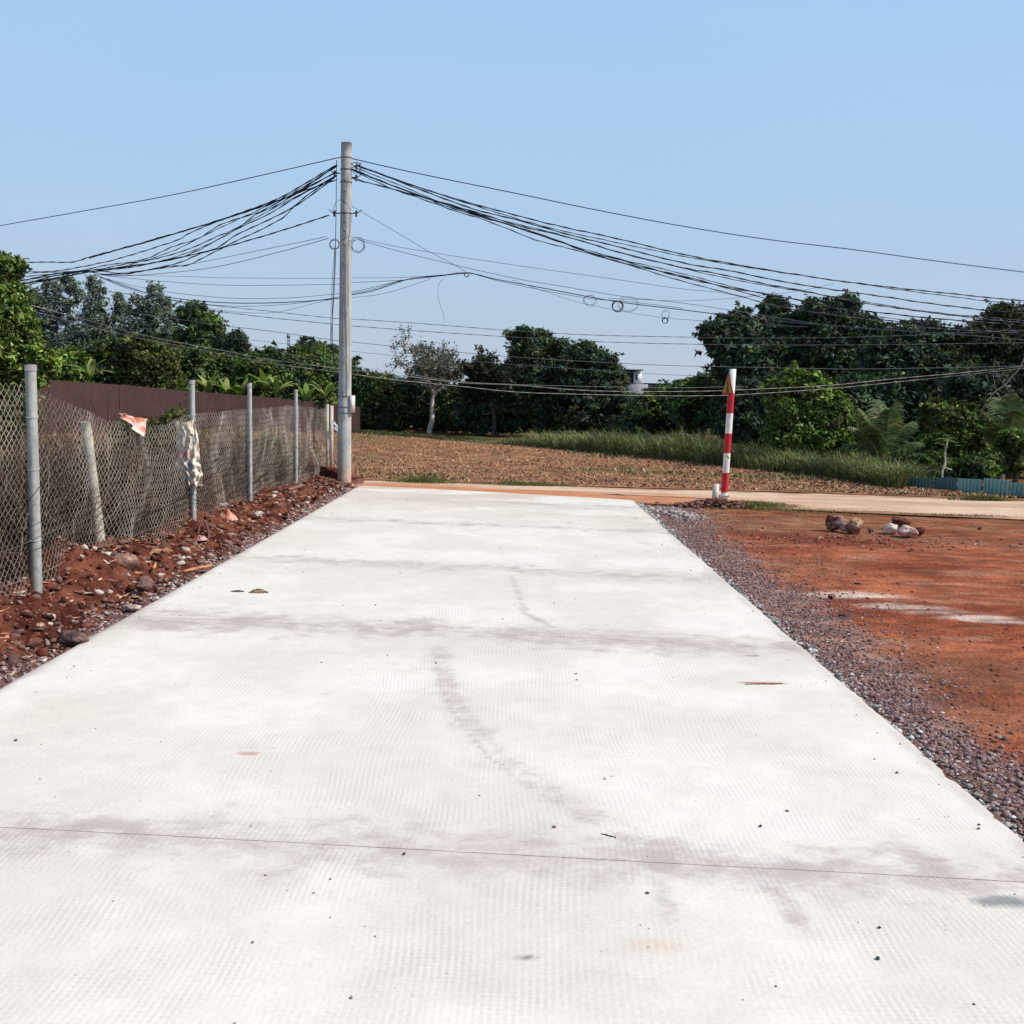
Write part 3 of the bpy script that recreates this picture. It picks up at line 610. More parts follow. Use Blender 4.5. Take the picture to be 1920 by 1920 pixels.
def scrap(name, label, cat, px, py, z0, sx_, sy_, h, yaw, col, col2, seed, mat=None):
    """crumpled sheet lying on the ground"""
    g = G(px, py, z0); n = 16; u_, v_ = np.meshgrid(np.linspace(-1, 1, n), np.linspace(-1, 1, n), indexing='ij')
    r_ = 1+.35*(fbm(u_*1.5+seed, v_*1.5, 300+seed)-.5); rr = np.maximum(np.abs(u_), np.abs(v_))/(np.hypot(u_, v_)+1e-6)
    x = u_*rr*sx_*r_; y = v_*rr*sy_*r_; z = h*(1-np.hypot(u_*rr, v_*rr)**2)*(.3+1.4*fbm(u_*2+seed, v_*2, 310+seed))
    V = np.stack([x, y, np.maximum(z, .002)], -1).reshape(-1, 3)@rotz(yaw).T+g
    i = np.arange(n-1)[:, None]*n; j = np.arange(n-1)[None]; Q = np.stack([i+j, i+n+j, i+n+j+1, i+j+1], -1).reshape(-1, 4)
    C = mixc(col, col2, sstep(.42, .58, fbm(u_*3+seed, v_*3, 320+seed))).reshape(-1, 3)
    return tag(mesh_np(name, V, Q, mat or M_cloth, None, C), label, cat)
scrap('flat_scrap', 'dark flat scrap at the left of the pair on the slab', 'scrap', 446, 1109, .0, .065, .03, .012, 0, (.05, .06, .05), (.09, .1, .08), 1)  # two unidentified dark flattened scraps on the slab
scrap('flat_scrap', 'brown and black flattened scrap at the right of the pair on the slab', 'scrap', 485, 1111, .0, .085, .04, .026, .1, (.06, .06, .05), (.28, .19, .12), 2)
scrap('rag', 'crumpled orange pink rag on the soil bank between two posts', 'rag', 426, 974, .10, .13, .15, .12, .5, (.55, .20, .12), (.62, .36, .30), 3)
scrap('plastic_sheet', 'long grey white plastic sheet crumpled behind the foot of the mesh', 'plastic sheet', 180, 1072, .06, .12, .60, .16, R(-8), (.50, .49, .45), (.30, .29, .26), 4)
scrap('rag', 'small pink rag at the foot of the second fence post', 'rag', 378, 1012, .08, .07, .09, .05, .2, (.62, .38, .36), (.40, .20, .18), 5)
# half-buried hoop (old bicycle tyre piece) by the second post
mb = MB(); g = G(381, 1008, .08); th = np.linspace(0, math.pi, 14); mb.tube(np.stack([g[0]+.055*np.cos(th), g[1]+.02*np.cos(th), g[2]-.02+.21*np.sin(th)], -1), .013, 7, (.20, .10, .09))
o = mb.build('rubber_loop', M_cloth, None, True); tag(o, 'brown rubber loop standing out of the soil beside the second fence post', 'rubber loop')

# ------------------------------------------------------------------ fence
FX = -3.72
posts = [(57, 1120, 683, .075, .085, .052), (360, 1003, 712, .09, .10, .05), (468, 970, 718, .10, .10, .05), (555, 912, 730, .0, .0, .05), (617, 905, 758, .0, .0, .05)]
fence = thing('chain_link_fence', 'tall rusty galvanised chain link fence along the left roadside', 'fence', (FX, 8, 0))
PP = []     # post positions (x,y,zbase,ztop)
for px, pb, pt, z0, _, _ in posts:
    # solve depth along the fence line from the top pixel
    d = ray(px, pt); y = FX/d[0]*d[1]; top = at(px, pt, y); PP.append((top[0], y, float(bank(np.array(FX), np.array(y)))-.05, top[2]))
print('posts', PP)
P0y = PP[0][1]-3.3
PP.insert(0, (FX, P0y, .0, 1.9))
for i, (x, y, zb, zt) in enumerate(PP):
    mb = MB(); r_ = .041 if i < 2 else .031
    m = 40; zz = np.linspace(zb, zt-.035, m); cc = np.array((.43, .43, .41))*(.62+.6*fbm(np.repeat(zz, 20)*4, np.tile(np.arange(20), m)*.7+i, 431)[:, None])
    if i == 5:
        mb.box((x-.03, y, (zb+zt)/2), (.05, .06, zt-zb), rotz(.2), (.50, .46, .40)); o = mb.build('post', M_conc, fence)
        mb = MB(); mb.box((x+.05, y+.02, (zb+zt)/2-.01), (.055, .06, zt-zb-.03), rotz(-.1), (.55, .50, .45)); mb.build('post', M_conc, fence)
        continue
    mb.tube(np.stack([x+.0*zz, y+0*zz, zz], -1), r_, 20, cc, caps=False); o = mb.build('post', M_steel, fence, True)
    mb = MB(); mb.tube(np.array([(x, y, zt-.05), (x, y, zt-.008), (x, y, zt)]), [r_*1.12, r_*1.12, r_*.9], 20, (.24, .22, .23)); mb.build('post_cap', M_paint, o)
    for zc in (zb+.45, (zb+zt)/2+.1, zt-.4):
        mb = MB(); th = np.linspace(0, 6.5, 16); mb.tube(np.stack([x+(r_+.004)*np.cos(th), y+(r_+.004)*np.sin(th), zc+.01*np.sin(th)], -1), .003, 5, (.5, .5, .5)); mb.build('wire_tie', M_steel, o)
# mesh
y0, y1 = P0y, PP[5][1]; pitch = .037
nW = int((y1-y0)/pitch)
ypost = [p[1] for p in PP]; ztop_p = [1.50, 1.50, 1.42, 1.44, 1.42, 1.38]
wires_V = []; mb = MB()
def mesh_top(y):
    z = np.interp(y, [P0y, 7.8, 8.25, 8.8, 9.5, 10.2, 11.2, 11.7, 14.6, 17.8, 20.0], [1.72, 1.72, 1.68, 1.55, 1.42, 1.35, 1.32, 1.42, 1.46, 1.49, 1.40])
    return z+.03*(fbm(np.atleast_1d(y)*2.5, np.zeros(1), 401)-.5)
def mesh_x(y, z):
    t = np.interp(y, ypost, range(len(ypost))); ph = np.abs(np.sin(math.pi*t))
    return FX-.055*1.0+.0*y+ph*(.24*(fbm(y*1.1, z*1.3, 405, 3)-.5)+.03*np.sin(z*5+y))
allV, allQ = [], []; base = 0
for i in range(nW):
    yc = y0+i*pitch; zt = float(mesh_top(yc)[0]); zb = float(bank(np.array(FX), np.array(yc)))-.03
    m = int((zt-zb)/pitch); j = np.arange(m+1)
    z = zb+j*(zt-zb)/m; yy = yc+((i+j) % 2)*pitch
    yy = yy+.05*(fbm(z*1.6, z*0+yc*.7, 411, 2)-.5)
    z = z+.10*(fbm(yy*.8, z*.9, 415, 2)-.5)*np.sin(math.pi*np.clip((z-zb)/(zt-zb), 0, 1))
    x = mesh_x(yy, z)
    if i % 2 == 0: x = x+.003
    P = np.stack([x, yy, z], -1)
    mid = (P[:-1]+P[1:])/2
    th = np.array([0, 2.094, 4.189]); rr = .0023
    ring = np.stack([np.cos(th)*rr, np.sin(th)*rr, 0*th], -1)
    V = (P[:, None]+ring[None]).reshape(-1, 3); ii = np.arange(m)[:, None]*3; jj = np.arange(3)[None]; kk = (jj+1) % 3
    allQ.append(np.stack([ii+jj, ii+kk, ii+3+kk, ii+3+jj], -1).reshape(-1, 4)+base); allV.append(V); base += len(V)
V = np.concatenate(allV); nn = fbm(V[:, 1]*2, V[:, 2]*2, 421)
mesh_np('wire_mesh', V, np.concatenate(allQ), M_mesh, fence, mixc((.28, .23, .19), (.58, .50, .42), sstep(.3, .7, nn)))
mb = MB(); yy = np.linspace(y0, y1, 200); 
for zz_ in (.12,):
    P = np.stack([mesh_x(yy, yy*0+zz_)+.005, yy, zz_+bank(yy*0+FX, yy)+.02*np.sin(yy*3)], -1); mb.tube(P, .0022, 4, (.35, .3, .27))
mb.build('tension_wire', M_mesh, fence)

# ---- cloths caught on the mesh
def hanging(name, label, cat, outline, y0_, col, seed):
    """torn cloth: rows between a left and a right edge given in photo pixels, pleated towards the road"""
    n, m = 60, 90; u_, v_ = np.meshgrid(np.linspace(0, 1, n), np.linspace(0, 1, m), indexing='ij'); V = np.zeros((n, m, 3))
    o_ = np.array(outline, float); t_ = np.linspace(0, 1, len(o_)); xl = np.interp(v_, t_, o_[:, 0]); xr = np.interp(v_, t_, o_[:, 1]); py = np.interp(v_, t_, o_[:, 2])
    jag = (fbm(v_*9+seed, v_*0+1, 541, 3)-.5)*9; jag2 = (fbm(v_*11+seed, v_*0+5, 543, 3)-.5)*11
    px = (xl+jag)*(1-u_)+(xr+jag2)*u_; py = py+14*(fbm(u_*4+seed, v_*0, 545)-.5)*v_+10*np.sin(u_*3.1)*(1-v_)*.6
    nse = fbm(u_*3+seed, v_*5+u_*4, 547, 4)-.5; pl = np.sin((u_*2.2+v_*1.1)*9+6*nse)+.6*np.sin((u_*1.2-v_*2.4)*14+9*nse)
    dep = y0_-.05-.05*np.sin(math.pi*u_)-.028*pl*(.3+v_)-.05*nse
    for i in range(n):
        for j in range(m): V[i, j] = at(px[i, j], py[i, j], dep[i, j])
    i = np.arange(n-1)[:, None]*m; j = np.arange(m-1)[None]; Q = np.stack([i+j, i+m+j, i+m+j+1, i+j+1], -1).reshape(-1, 4)
    r_ = np.random.default_rng(seed); cut = .80+.22*fbm(np.arange(n)*.45, np.zeros(n), 549, 2); vv = v_[:-1, :-1].reshape(-1); ui = np.repeat(np.arange(n-1), m-1)
    hole = fbm(u_*5+seed, v_*9, 551, 2)[:-1, :-1].reshape(-1) < .16
    st = fbm(u_*1.6+v_*4+seed, v_*5-u_*2, 510+seed, 3); C = col(st, u_, v_)*(.8+.4*fbm(u_*14, v_*25, 553)[..., None])
    return tag(mesh_np(name, V.reshape(-1, 3), Q[(vv < cut[ui]) & ~hole], M_cloth, None, C.reshape(-1, 3), True), label, cat)
def ccream(st, u_, v_):
    c = mixc((.66, .58, .48), (.50, .42, .34), sstep(.5, .62, st)); c = mixc(c, (.55, .27, .26), sstep(.60, .68, st)*(1-sstep(.4, .6, v_)))
    return mixc(c, (.30, .33, .37), sstep(.42, .34, st)*sstep(.2, .3, v_)*(1-sstep(.6, .7, v_)))
hanging('torn_cloth', 'torn cream and grey patterned cloth hanging over the mesh at the second post', 'cloth', [(320, 362, 786), (334, 367, 806), (331, 371, 830), (334, 376, 852), (331, 378, 872), (338, 378, 890), (346, 377, 908), (352, 374, 922)], PP[2][1], ccream, 3)
def cred(st, u_, v_):
    c = mixc((.62, .20, .14), (.68, .55, .50), sstep(.47, .56, st)); return mixc(c, (.66, .58, .52), sstep(.6, .8, v_))
# small red cloth draped along the top wire: own shape
def drape(name, label, cat, pxy, yfar, col, seed):
    n = 30; m = 14; u_, v_ = np.meshgrid(np.linspace(0, 1, n), np.linspace(0, 1, m), indexing='ij')
    a = at(pxy[0][0], pxy[0][1], yfar[0]); b = at(pxy[1][0], pxy[1][1], yfar[1])
    P = a[None, None]*(1-u_[..., None])+b[None, None]*u_[..., None]
    drop = np.interp(u_, [0, .25, .5, .8, .93, 1], [.02, .06, .12, .19, .22, .08])
    nse = fbm(u_*5+seed, v_*3, 520+seed)-.5
    P = P.copy(); P[..., 2] += -drop*v_+.02*nse; P[..., 0] += .04+.06*np.sin(u_*16+v_*2)*v_*.6+.06*nse
    i = np.arange(n-1)[:, None]*m; j = np.arange(m-1)[None]; Q = np.stack([i+j, i+m+j, i+m+j+1, i+j+1], -1).reshape(-1, 4)
    st = fbm(u_*6+seed, v_*4, 530+seed, 3)
    return tag(mesh_np(name, P.reshape(-1, 3), Q, M_cloth, None, col(st, u_, v_).reshape(-1, 3), True), label, cat)
drape('red_rag', 'small red and white rag draped over the sagging top of the mesh', 'rag', ((214, 774), (269, 786)), (PP[1][1]+1.75, PP[1][1]+2.35), cred, 2)
drape('white_rag', 'small white plastic scrap snagged on the last fence posts beside the utility pole', 'rag', ((619, 786), (630, 796)), (PP[5][1]-.1, PP[5][1]-.05), lambda st, u_, v_: mixc((.62, .62, .64), (.7, .7, .7), st), 5)

# ---- concrete stub behind the fence
ys_ = 9.7; b0 = at(184, 985, ys_+.1); t0 = at(160, 791, ys_)
st_ = MB(); zz = np.linspace(0, 1, 12); P = b0[None]*(1-zz[:, None])+t0[None]*zz[:, None]; P[0] = b0+(b0-t0)*.4
st_.tube(P, np.concatenate([np.full(11, .048), [.04]])*(1+.06*rng.random(12)), 5, (.50, .45, .38))
tag(st_.build('concrete_stub', M_conc, None), 'short weathered concrete post leaning left behind the mesh', 'post')

# ------------------------------------------------------------------ brush behind the fence
def twigs(n, xr, yr, hr, cols, seed, r_=.004, zf=bank_z, heap=0.):
    g = np.random.default_rng(seed); mb = MB()
    x = xr[0]+(xr[1]-xr[0])*g.random(n); y = yr[0]+(yr[1]-yr[0])*g.random(n); z = zf(x, y)+heap*g.random(n)*(.55+.9*fbm(x*.9, y*.7, 333, 2))*np.interp(y, [6, 11, 15, 20], [1, 1, .8, .35])*np.clip((-3.8-x)/.6, .2, 1)
    a = g.random(n)*6.283; L_ = hr[0]+(hr[1]-hr[0])*g.random(n)**1.5; el = .3+1.1*g.random(n)
    d = np.stack([np.cos(a)*np.cos(el), np.sin(a)*np.cos(el), np.sin(el)], -1)
    m = 6; P = np.zeros((n, m, 3)); P[:, 0] = np.stack([x, y, z-.02], -1)
    for k in range(1, m):
        d = d+g.normal(0, .22, (n, 3)); d /= np.linalg.norm(d, axis=1)[:, None]; P[:, k] = P[:, k-1]+d*(L_/(m-1))[:, None]
    th = np.array([0, 2.094, 4.189]); rad = r_*(.6+.9*g.random(n))[:, None]*np.linspace(1, .35, m)[None]
    # simple fixed-frame ring
    A = np.cross(d, [0, 0, 1.]); A /= np.linalg.norm(A, axis=1)[:, None]+1e-9; B = np.cross(d, A)
    ring = np.cos(th)[None, None, :, None]*A[:, None, None]+np.sin(th)[None, None, :, None]*B[:, None, None]
    V = P[:, :, None]+rad[:, :, None, None]*ring
    i = (np.arange(n)*m*3)[:, None, None]+(np.arange(m-1)*3)[None, :, None]; j = np.arange(3)[None, None]; kk = (j+1) % 3
    Q = np.stack([i+j, i+kk, i+3+kk, i+3+j], -1).reshape(-1, 4)
    cc = np.array(cols)[g.integers(0, len(cols), n)]*(.7+.6*g.random((n, 1)))
    return V.reshape(-1, 3), Q, np.repeat(cc, m*3, axis=0), P
V, Q, C, _ = twigs(24000, (-7.6, -3.95), (5.6, 20.2), (.35, .95), [(.038, .020, .016), (.055, .031, .022), (.025, .015, .012), (.17, .12, .09), (.045, .036, .016), (.03, .018, .015), (.28, .21, .16)], 5, .0046, heap=.85)
tag(mesh_np('dry_brush', V, Q, M_straw, None, C), 'tangle of dead brown twigs heaped behind the chain link fence', 'brush', kind='stuff')
V, Q, C, Pp = twigs(300, (-5.2, -4.2), (12.5, 14.6), (.6, 1.05), [(.18, .06, .045), (.13, .05, .04)], 6, .006)
tag(mesh_np('red_brush', V, Q, M_straw, None, C), 'heap of reddish bare branches behind the second fence post', 'brush', kind='stuff')
# weeds among the brush and on the plot
def weeds(name, label, n, xr, yr, hr, cols, zf, wd=.012, lean=.8, wts=None, cat='weeds'):
    x = xr[0]+(xr[1]-xr[0])*rng.random(n); y = yr[0]+(yr[1]-yr[0])*rng.random(n)
    H = hr[0]+(hr[1]-hr[0])*rng.random(n)**2; kk = fbm(x*.8, y*.8, 601)
    H = H*(.4+1.2*kk)
    ok = (x < -.18*y) | (y < 20); x, y, H = x[ok], y[ok], H[ok]; n = len(x); C = pick(cols, n, .3)
    V, Q, C = blades(np.stack([x, y, zf(x, y)-.01], -1), H, wd*(.6+.8*rng.random(n)), lean, C)
    return tag(mesh_np(name, V, Q, M_straw, None, C), label, cat, kind='stuff')
weeds('weeds', 'olive and straw coloured weeds growing through the brush', 5000, (-13, -4.1), (12, 21), (.2, .7), [(.13, .12, .045), (.20, .17, .08), (.09, .08, .035), (.06, .09, .025)], bank_z, .008)
weeds('plot_weeds', 'dry reddish straw covering the plot before the maroon wall', 30000, (-26, -3.7), (20.8, 44), (.1, .45), [(.30, .18, .11), (.24, .13, .08), (.16, .14, .06), (.35, .24, .15)], lambda x, y: x*0-.02, .012)
# straw on the field
n = 52000; P = in_poly_strip(n, [(-40, 26.8), (-8, 21.5), (-3.3, 20.95), (0.4, 20.6), (5.6, 20.25), (9.6, 19.8), (14, 18.9)], FIELD_FAR, 1.35)
k = (P[:, 0] > -14); P = P[k]; n = len(P); gpt = fbm(P[:, 0]*.35, P[:, 1]*.5, 145, 4)
H = (.02+.09*rng.random(n)**2)*(1+.7*sstep(.55, .7, gpt)); C = pick([(.36, .21, .12), (.30, .155, .09), (.20, .10, .06), (.44, .29, .17), (.26, .12, .07)], n, .25)
gr = rng.random(n) < .10+.55*sstep(.55, .72, gpt+.25*sstep(-4, -9, P[:, 0])); C[gr] = pick([(.13, .14, .05), (.18, .17, .07)], gr.sum())
V, Q, C = blades(np.stack([P[:, 0], P[:, 1], field_z(P[:, 0], P[:, 1])-.005], -1), H, .010+.014*rng.random(n), 2.2, C)
tag(mesh_np('field_straw', V, Q, M_straw, None, C), 'chopped straw and low dry stubble over the brown field', 'stubble', kind='stuff')
# tall grass between field and trees
ga = [(-8.5, 47.6), (-1.5, 38.6), (0.7, 36.1), (4.5, 30), (7.0, 24.9), (7.75, 22.4), (8.0, 21.3)]; gb = [(-8, 49.5), (-.5, 41), (3.5, 39.5), (8.5, 33), (9.8, 27), (9.4, 23.8), (8.8, 22.0)]
n = 90000; P = in_poly_strip(n, ga, gb, 1.4); e = sstep(38.5, 35.5, P[:, 1]); kk = fbm(P[:, 0]*.6, P[:, 1]*.6, 611)
kk = .5*kk+.5*fbm(P[:, 0]*2.2, P[:, 1]*2.2, 613, 2); H = (.22+.70*rng.random(n)**1.5)*(.22+.78*e)*(.35+1.3*kk)*np.interp(P[:, 1], [21, 24, 30, 37], [.75, .85, 1.15, .9])
C = pick([(.12, .14, .05), (.16, .17, .07), (.07, .10, .03), (.20, .20, .10), (.10, .13, .04), (.17, .15, .08), (.06, .085, .03)], n, .3)*(.95+1.2*fbm(P[:, 0]*1.1, P[:, 1]*1.1, 615))[:, None]*np.interp(P[:, 1], [37.5, 41], [1, .38])[:, None]  # far end darkened in colour to stand in for shade
V, Q, C = blades(np.stack([P[:, 0], P[:, 1], P[:, 0]*0-.05], -1), H, .004+.006*rng.random(n), .85, C)
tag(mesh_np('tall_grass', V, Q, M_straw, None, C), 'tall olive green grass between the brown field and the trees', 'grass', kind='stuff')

def tuft(name, label, px, py, z0, rx, ry, h, n, cols, cat='weeds', wd=.006, lean=.9):
    g = G(px, py, z0); x = rng.normal(g[0], rx, n); y = rng.normal(g[1], ry, n); H = h*(.4+.8*rng.random(n))*np.exp(-.4*(((x-g[0])/rx)**2+((y-g[1])/ry)**2)*.6)
    V, Q, C = blades(np.stack([x, y, x*0+z0-.01], -1), H, wd*(.6+.8*rng.random(n)), lean, pick(cols, n, .3))
    return tag(mesh_np(name, V, Q, M_leaf, None, C), label, cat, kind='stuff')
GRN = [(.07, .12, .025), (.11, .16, .04), (.16, .17, .06), (.20, .14, .07)]
tuft('weeds', 'low green weeds spreading from the foot of the striped pole', 1400, 948, -.03, .50, .30, .12, 3000, GRN+[(.14, .12, .05)])
tuft('weeds', 'sparse weeds along the near verge of the dirt road on the right', 1540, 958, -.03, .9, .25, .05, 1300, GRN+[(.25, .15, .08)])
tuft('weeds', 'dark green verge weeds at the far right by the dirt road', 1790, 967, -.03, .75, .07, .06, 1000, [(.07, .08, .03), (.12, .11, .04)])
tuft('weeds', 'small green clump on the near edge of the field right of the utility pole', 795, 903, .0, .35, .15, .16, 900, GRN)
tuft('weeds', 'thin green clump on the near edge of the field in the middle', 985, 908, .0, .55, .12, .10, 800, [(.10, .12, .04), (.16, .15, .06)])
tuft('weeds', 'weeds at the foot of the teal sheet fence', 1840, 938, -.02, .35, .06, .20, 500, GRN)
tuft('weeds', 'bright green bamboo-like grass at the left end of the teal fence', 1655, 900, -.02, .5, .5, .55, 2600, [(.09, .16, .03), (.13, .2, .05), (.07, .11, .03)], wd=.012)
# mound of earth under the striped pole
g = G(1345, 950, -.04); n = 380; x = rng.normal(g[0]-.05, .38, n); y = rng.normal(g[1], .16, n); s = .012+.035*rng.random(n)**2
tag(stones('earth_mound', np.stack([x, y, -.03+.10*np.exp(-(((x-g[0])/.4)**2+((y-g[1])/.2)**2))+s*.2], -1), s*1.3, pick([(.07, .03, .022), (.12, .05, .04), (.20, .11, .09)], n)), 'mound of dark red earth lumps at the foot of the striped pole', 'earth', kind='stuff')

# ------------------------------------------------------------------ utility pole
PX, PY = G(645.5, 906)[:2]; PZ = at(643, 268, PY)[2]
pole = thing('utility_pole', 'tall round concrete utility pole carrying a tangle of cables', 'utility pole', (PX, PY, 0))
def pole_r(z): return np.interp(z, [0, PZ], [.132, .098])
zz = np.linspace(-.3, PZ, 40); mb = MB(); mb.tube(np.stack([0*zz+PX+.012*zz/PZ, 0*zz+PY, zz], -1), pole_r(zz), 28, (.40, .40, .385))
sh = mb.build('shaft', M_conc, pole, True)
# tint the shaft: earthy foot
me = sh.data; ca = me.color_attributes['Col']
for i, v_ in enumerate(me.vertices):
    k = max(0, 1-v_.co.z/.5); kk = .9+.2*float(fbm(v_.co.x*20, v_.co.z*3, 701)); ca.data[i].color = ((.40+.06*k)*kk, (.40-.09*k)*kk, (.385-.15*k)*kk, 1)
for zf_ in [.62, 1.18, 1.72, 2.28, 2.66, 3.2, 3.74, 4.1, 4.45, 4.70, 4.86, 5.02, 5.22, 5.42, 5.62, 5.82]:
    a = R(-102 if zf_ < 4.6 else -100); r_ = float(pole_r(zf_)); c = np.array([PX+.01*zf_/PZ, PY, zf_]); d = np.array([math.cos(a), math.sin(a), 0])
    mb = MB(); mb.tube(np.array([c+d*(r_-.01), c+d*(r_+.0025)]), .012 if zf_ < 4.6 else .016, 10, (.05, .05, .05)); mb.build('hole_stamp_mark', M_stone, pole)  # dark discs: holes lower down, stand-ins for stamped characters near the top
def clampband(z, col=(.12, .12, .13), h=.012, ext=.006):
    mb = MB(); r_ = float(pole_r(z))+ext; th = np.linspace(0, 6.283, 26); mb.tube(np.stack([PX+.01*z/PZ+r_*np.cos(th), PY+r_*np.sin(th), z+0*th], -1), h*.6, 6, col); return mb.build('band', M_steel, pole)
zof = lambda py: at(643, py, PY)[2]
for py in (296, 318, 342, 400, 743, 763, 774): clampband(zof(py))
# service box on the right side with cover
mb = MB(); zb = zof(757); mb.box((PX+.155, PY-.06, zb), (.09, .10, .32), None, (.62, .61, .56)); bx_ = mb.build('junction_box', M_paint, pole)
mb = MB(); mb.box((PX+.155, PY-.1145, zb), (.075, .008, .29), None, (.66, .65, .60)); mb.build('cover', M_paint, bx_)
# clamps / hooks
def hookset(name, px, py, side):
    c = at(px, py, PY-.02); mb = MB()
    x0 = PX+side*float(pole_r(c[2]))
    mb.tube(np.array([(x0, PY-.02, c[2]), (x0+side*.13, PY-.02, c[2]+.01)]), .012, 6, (.05, .05, .055))
    mb.tube(np.array([(x0+side*.10, PY-.02, c[2]-.06), (x0+side*.10, PY-.02, c[2]+.05)]), .02, 8, (.04, .04, .045))
    mb.tube(np.array([(x0+side*.12, PY-.02, c[2]), (x0+side*.20, PY-.02, c[2]+.07)]), .008, 5, (.05, .05, .055))
    return mb.build(name, M_wire, pole)
hookset('cable_clamp', 632, 400, -1); hookset('cable_clamp', 655, 400, 1); hookset('cable_clamp', 655, 312, 1); hookset('cable_clamp', 655, 333, 1); hookset('cable_clamp', 632, 325, -1)
for px, py in ((664, 309), (660, 313)):
    c = at(px, py, PY-.03); mb = MB(); mb.tube(np.array([c-np.array([.02, 0, 0]), c, c+np.array([.03, 0, -.01])]), [.018, .030, .012], 8, (.8, .8, .8)); mb.build('insulator', M_paint, pole, True)

# cables
def catm(P, k=10):
    P = np.asarray(P, float); out = []
    Q = np.concatenate([[2*P[0]-P[1]], P, [2*P[-1]-P[-2]]])
    for i in range(1, len(Q)-2):
        t = np.linspace(0, 1, k, endpoint=False)[:, None]; a, b, c, d = Q[i-1:i+3]
        out.append(.5*((2*b)+(-a+c)*t+(2*a-5*b+4*c-d)*t**2+(-a+3*b-3*c+d)*t**3))
    out.append(P[-1:]); return np.concatenate(out)
def depth_of(px, kind):
    if kind == 'near': return np.interp(px, [-200, 0, 632, 655, 1920, 2200], [26.0, 24.5, PY-.02, PY-.02, 21.2, 21.4])
    if kind == 'mid': return np.interp(px, [0, 187, 640, 876, 1920], [25, 24.6, 23.4, 22.8, 22.4])
    return np.interp(px, [-100, 640, 1920, 2100], [27, 24.5, 23.2, 23.2])
def cable(label, pts, kind='near', r_=.0125, twist=True, col=(.012, .016, .035), name='overhead_cable', group='overhead cables strung from the utility pole', d0=0., cat='cable', jit=.0):
    r_ *= 1.22 if twist and kind == 'near' else 1.0
    P = np.array([at(px, py, float(depth_of(px, kind))+d0) for px, py in pts]); P = catm(P, 14)
    if jit:
        n_s = len(P); t = np.arange(n_s); P[:, 2] += jit*(fbm(t*.35+hash(label) % 97, t*0, 801)-.5)
    mb = MB()
    # resample finely so that the twist shows
    L_ = np.concatenate([[0], np.cumsum(np.linalg.norm(np.diff(P, axis=0), axis=1))]); m = int(L_[-1]/.07) if twist else int(L_[-1]/.25)
    s_ = np.linspace(0, L_[-1], max(m, 8)); P = np.stack([np.interp(s_, L_, P[:, q]) for q in range(3)], -1)
    mb.tube(P, r_, 6, col, caps=True, flat=.62 if twist else 1.0, twist=7.0+3*rng.random() if twist else 0.)
    return tag(mb.build(name, M_wire, None, not twist), label, cat, group)
A1 = lambda l: [(x/3, 280+y/3) for x, y in l]
A2 = lambda l: [(640+x/3, 280+y/3) for x, y in l]
A3 = lambda l: [(1280+x/3, 380+y/3) for x, y in l]
BL = (.02, .045, .12)
GL = 'overhead cables running left from the utility pole'; GRt = 'overhead cables running right from the utility pole'; GF = 'distant wires crossing behind the utility pole'
cable('single straight blue cable, highest on the left of the pole', [(-90, 438), (0, 423), (160, 395), (320, 366), (480, 331), (637, 295)], 'near', .0085, False, BL, group=GL)
cable('single straight blue cable, highest on the right of the pole', [(650, 295), (773, 323), (960, 361), (1120, 394), (1280, 424), (1440, 449), (1600, 468), (1760, 490), (1920, 510), (2050, 524)], 'near', .0095, False, BL, group=GRt)
LW = [('black twisted cable forming the upper rim of the left bundle', [(1895, 85), (1600, 258), (1380, 348), (1130, 430), (800, 525), (500, 608), (400, 635), (250, 634), (60, 636)], .0125),
 ('black cable just under the upper rim of the left bundle', [(1895, 95), (1600, 275), (1250, 395), (1060, 475), (1000, 510), (800, 575), (640, 622), (450, 663), (300, 685), (60, 692)], .011),
 ('black cable third from the top of the left bundle', [(1895, 125), (1640, 265), (1500, 340), (1250, 420), (1120, 500), (980, 545), (800, 622), (600, 652), (400, 690), (60, 722)], .0105),
 ('kinked black cable in the middle of the left bundle', [(1890, 130), (1560, 300), (1420, 380), (1340, 440), (1200, 500), (1090, 550), (900, 610), (700, 645), (520, 680), (60, 745)], .0105),
 ('wavy black cable fifth from the top of the left bundle', [(1895, 145), (1650, 280), (1500, 370), (1340, 445), (1100, 575), (950, 625), (760, 652), (560, 682), (60, 770)], .0105),
 ('short tied cable merging into the upper rim of the left bundle near the pole', [(1895, 170), (1720, 230), (1620, 268), (1480, 315), (1300, 378), (1100, 442), (860, 512), (500, 612)], .010),
 ('sagging black cable second from the bottom of the left bundle', [(1880, 160), (1760, 250), (1640, 330), (1460, 420), (1330, 480), (1230, 550), (1120, 590), (1000, 640), (820, 680), (620, 705), (420, 690), (60, 775)], .0115),
 ('lowest kinked black cable of the left bundle', [(1870, 165), (1740, 250), (1650, 325), (1590, 385), (1450, 460), (1340, 510), (1200, 580), (1060, 650), (980, 655), (850, 675), (700, 700), (500, 690), (60, 785)], .011),
 ('single thick black cable leaving the left clamp below the bundle', [(1850, 370), (1640, 440), (1280, 545), (1000, 610), (760, 655), (540, 685), (300, 702), (60, 755)], .0125),
 ('fine black cable threaded through the middle of the left bundle', [(1895, 90), (1700, 215), (1480, 330), (1240, 440), (1000, 560), (800, 630), (640, 668), (400, 686), (60, 700)], .008),
 ('fine black cable crossing the lower left bundle', [(1895, 150), (1600, 300), (1420, 395), (1200, 520), (1000, 600), (760, 660), (500, 690), (60, 765)], .008)]
for i, (lb, l, r_) in enumerate(LW): cable(lb, A1(l), 'near', r_, True, group=GL, d0=.05*(i % 3), jit=.02)
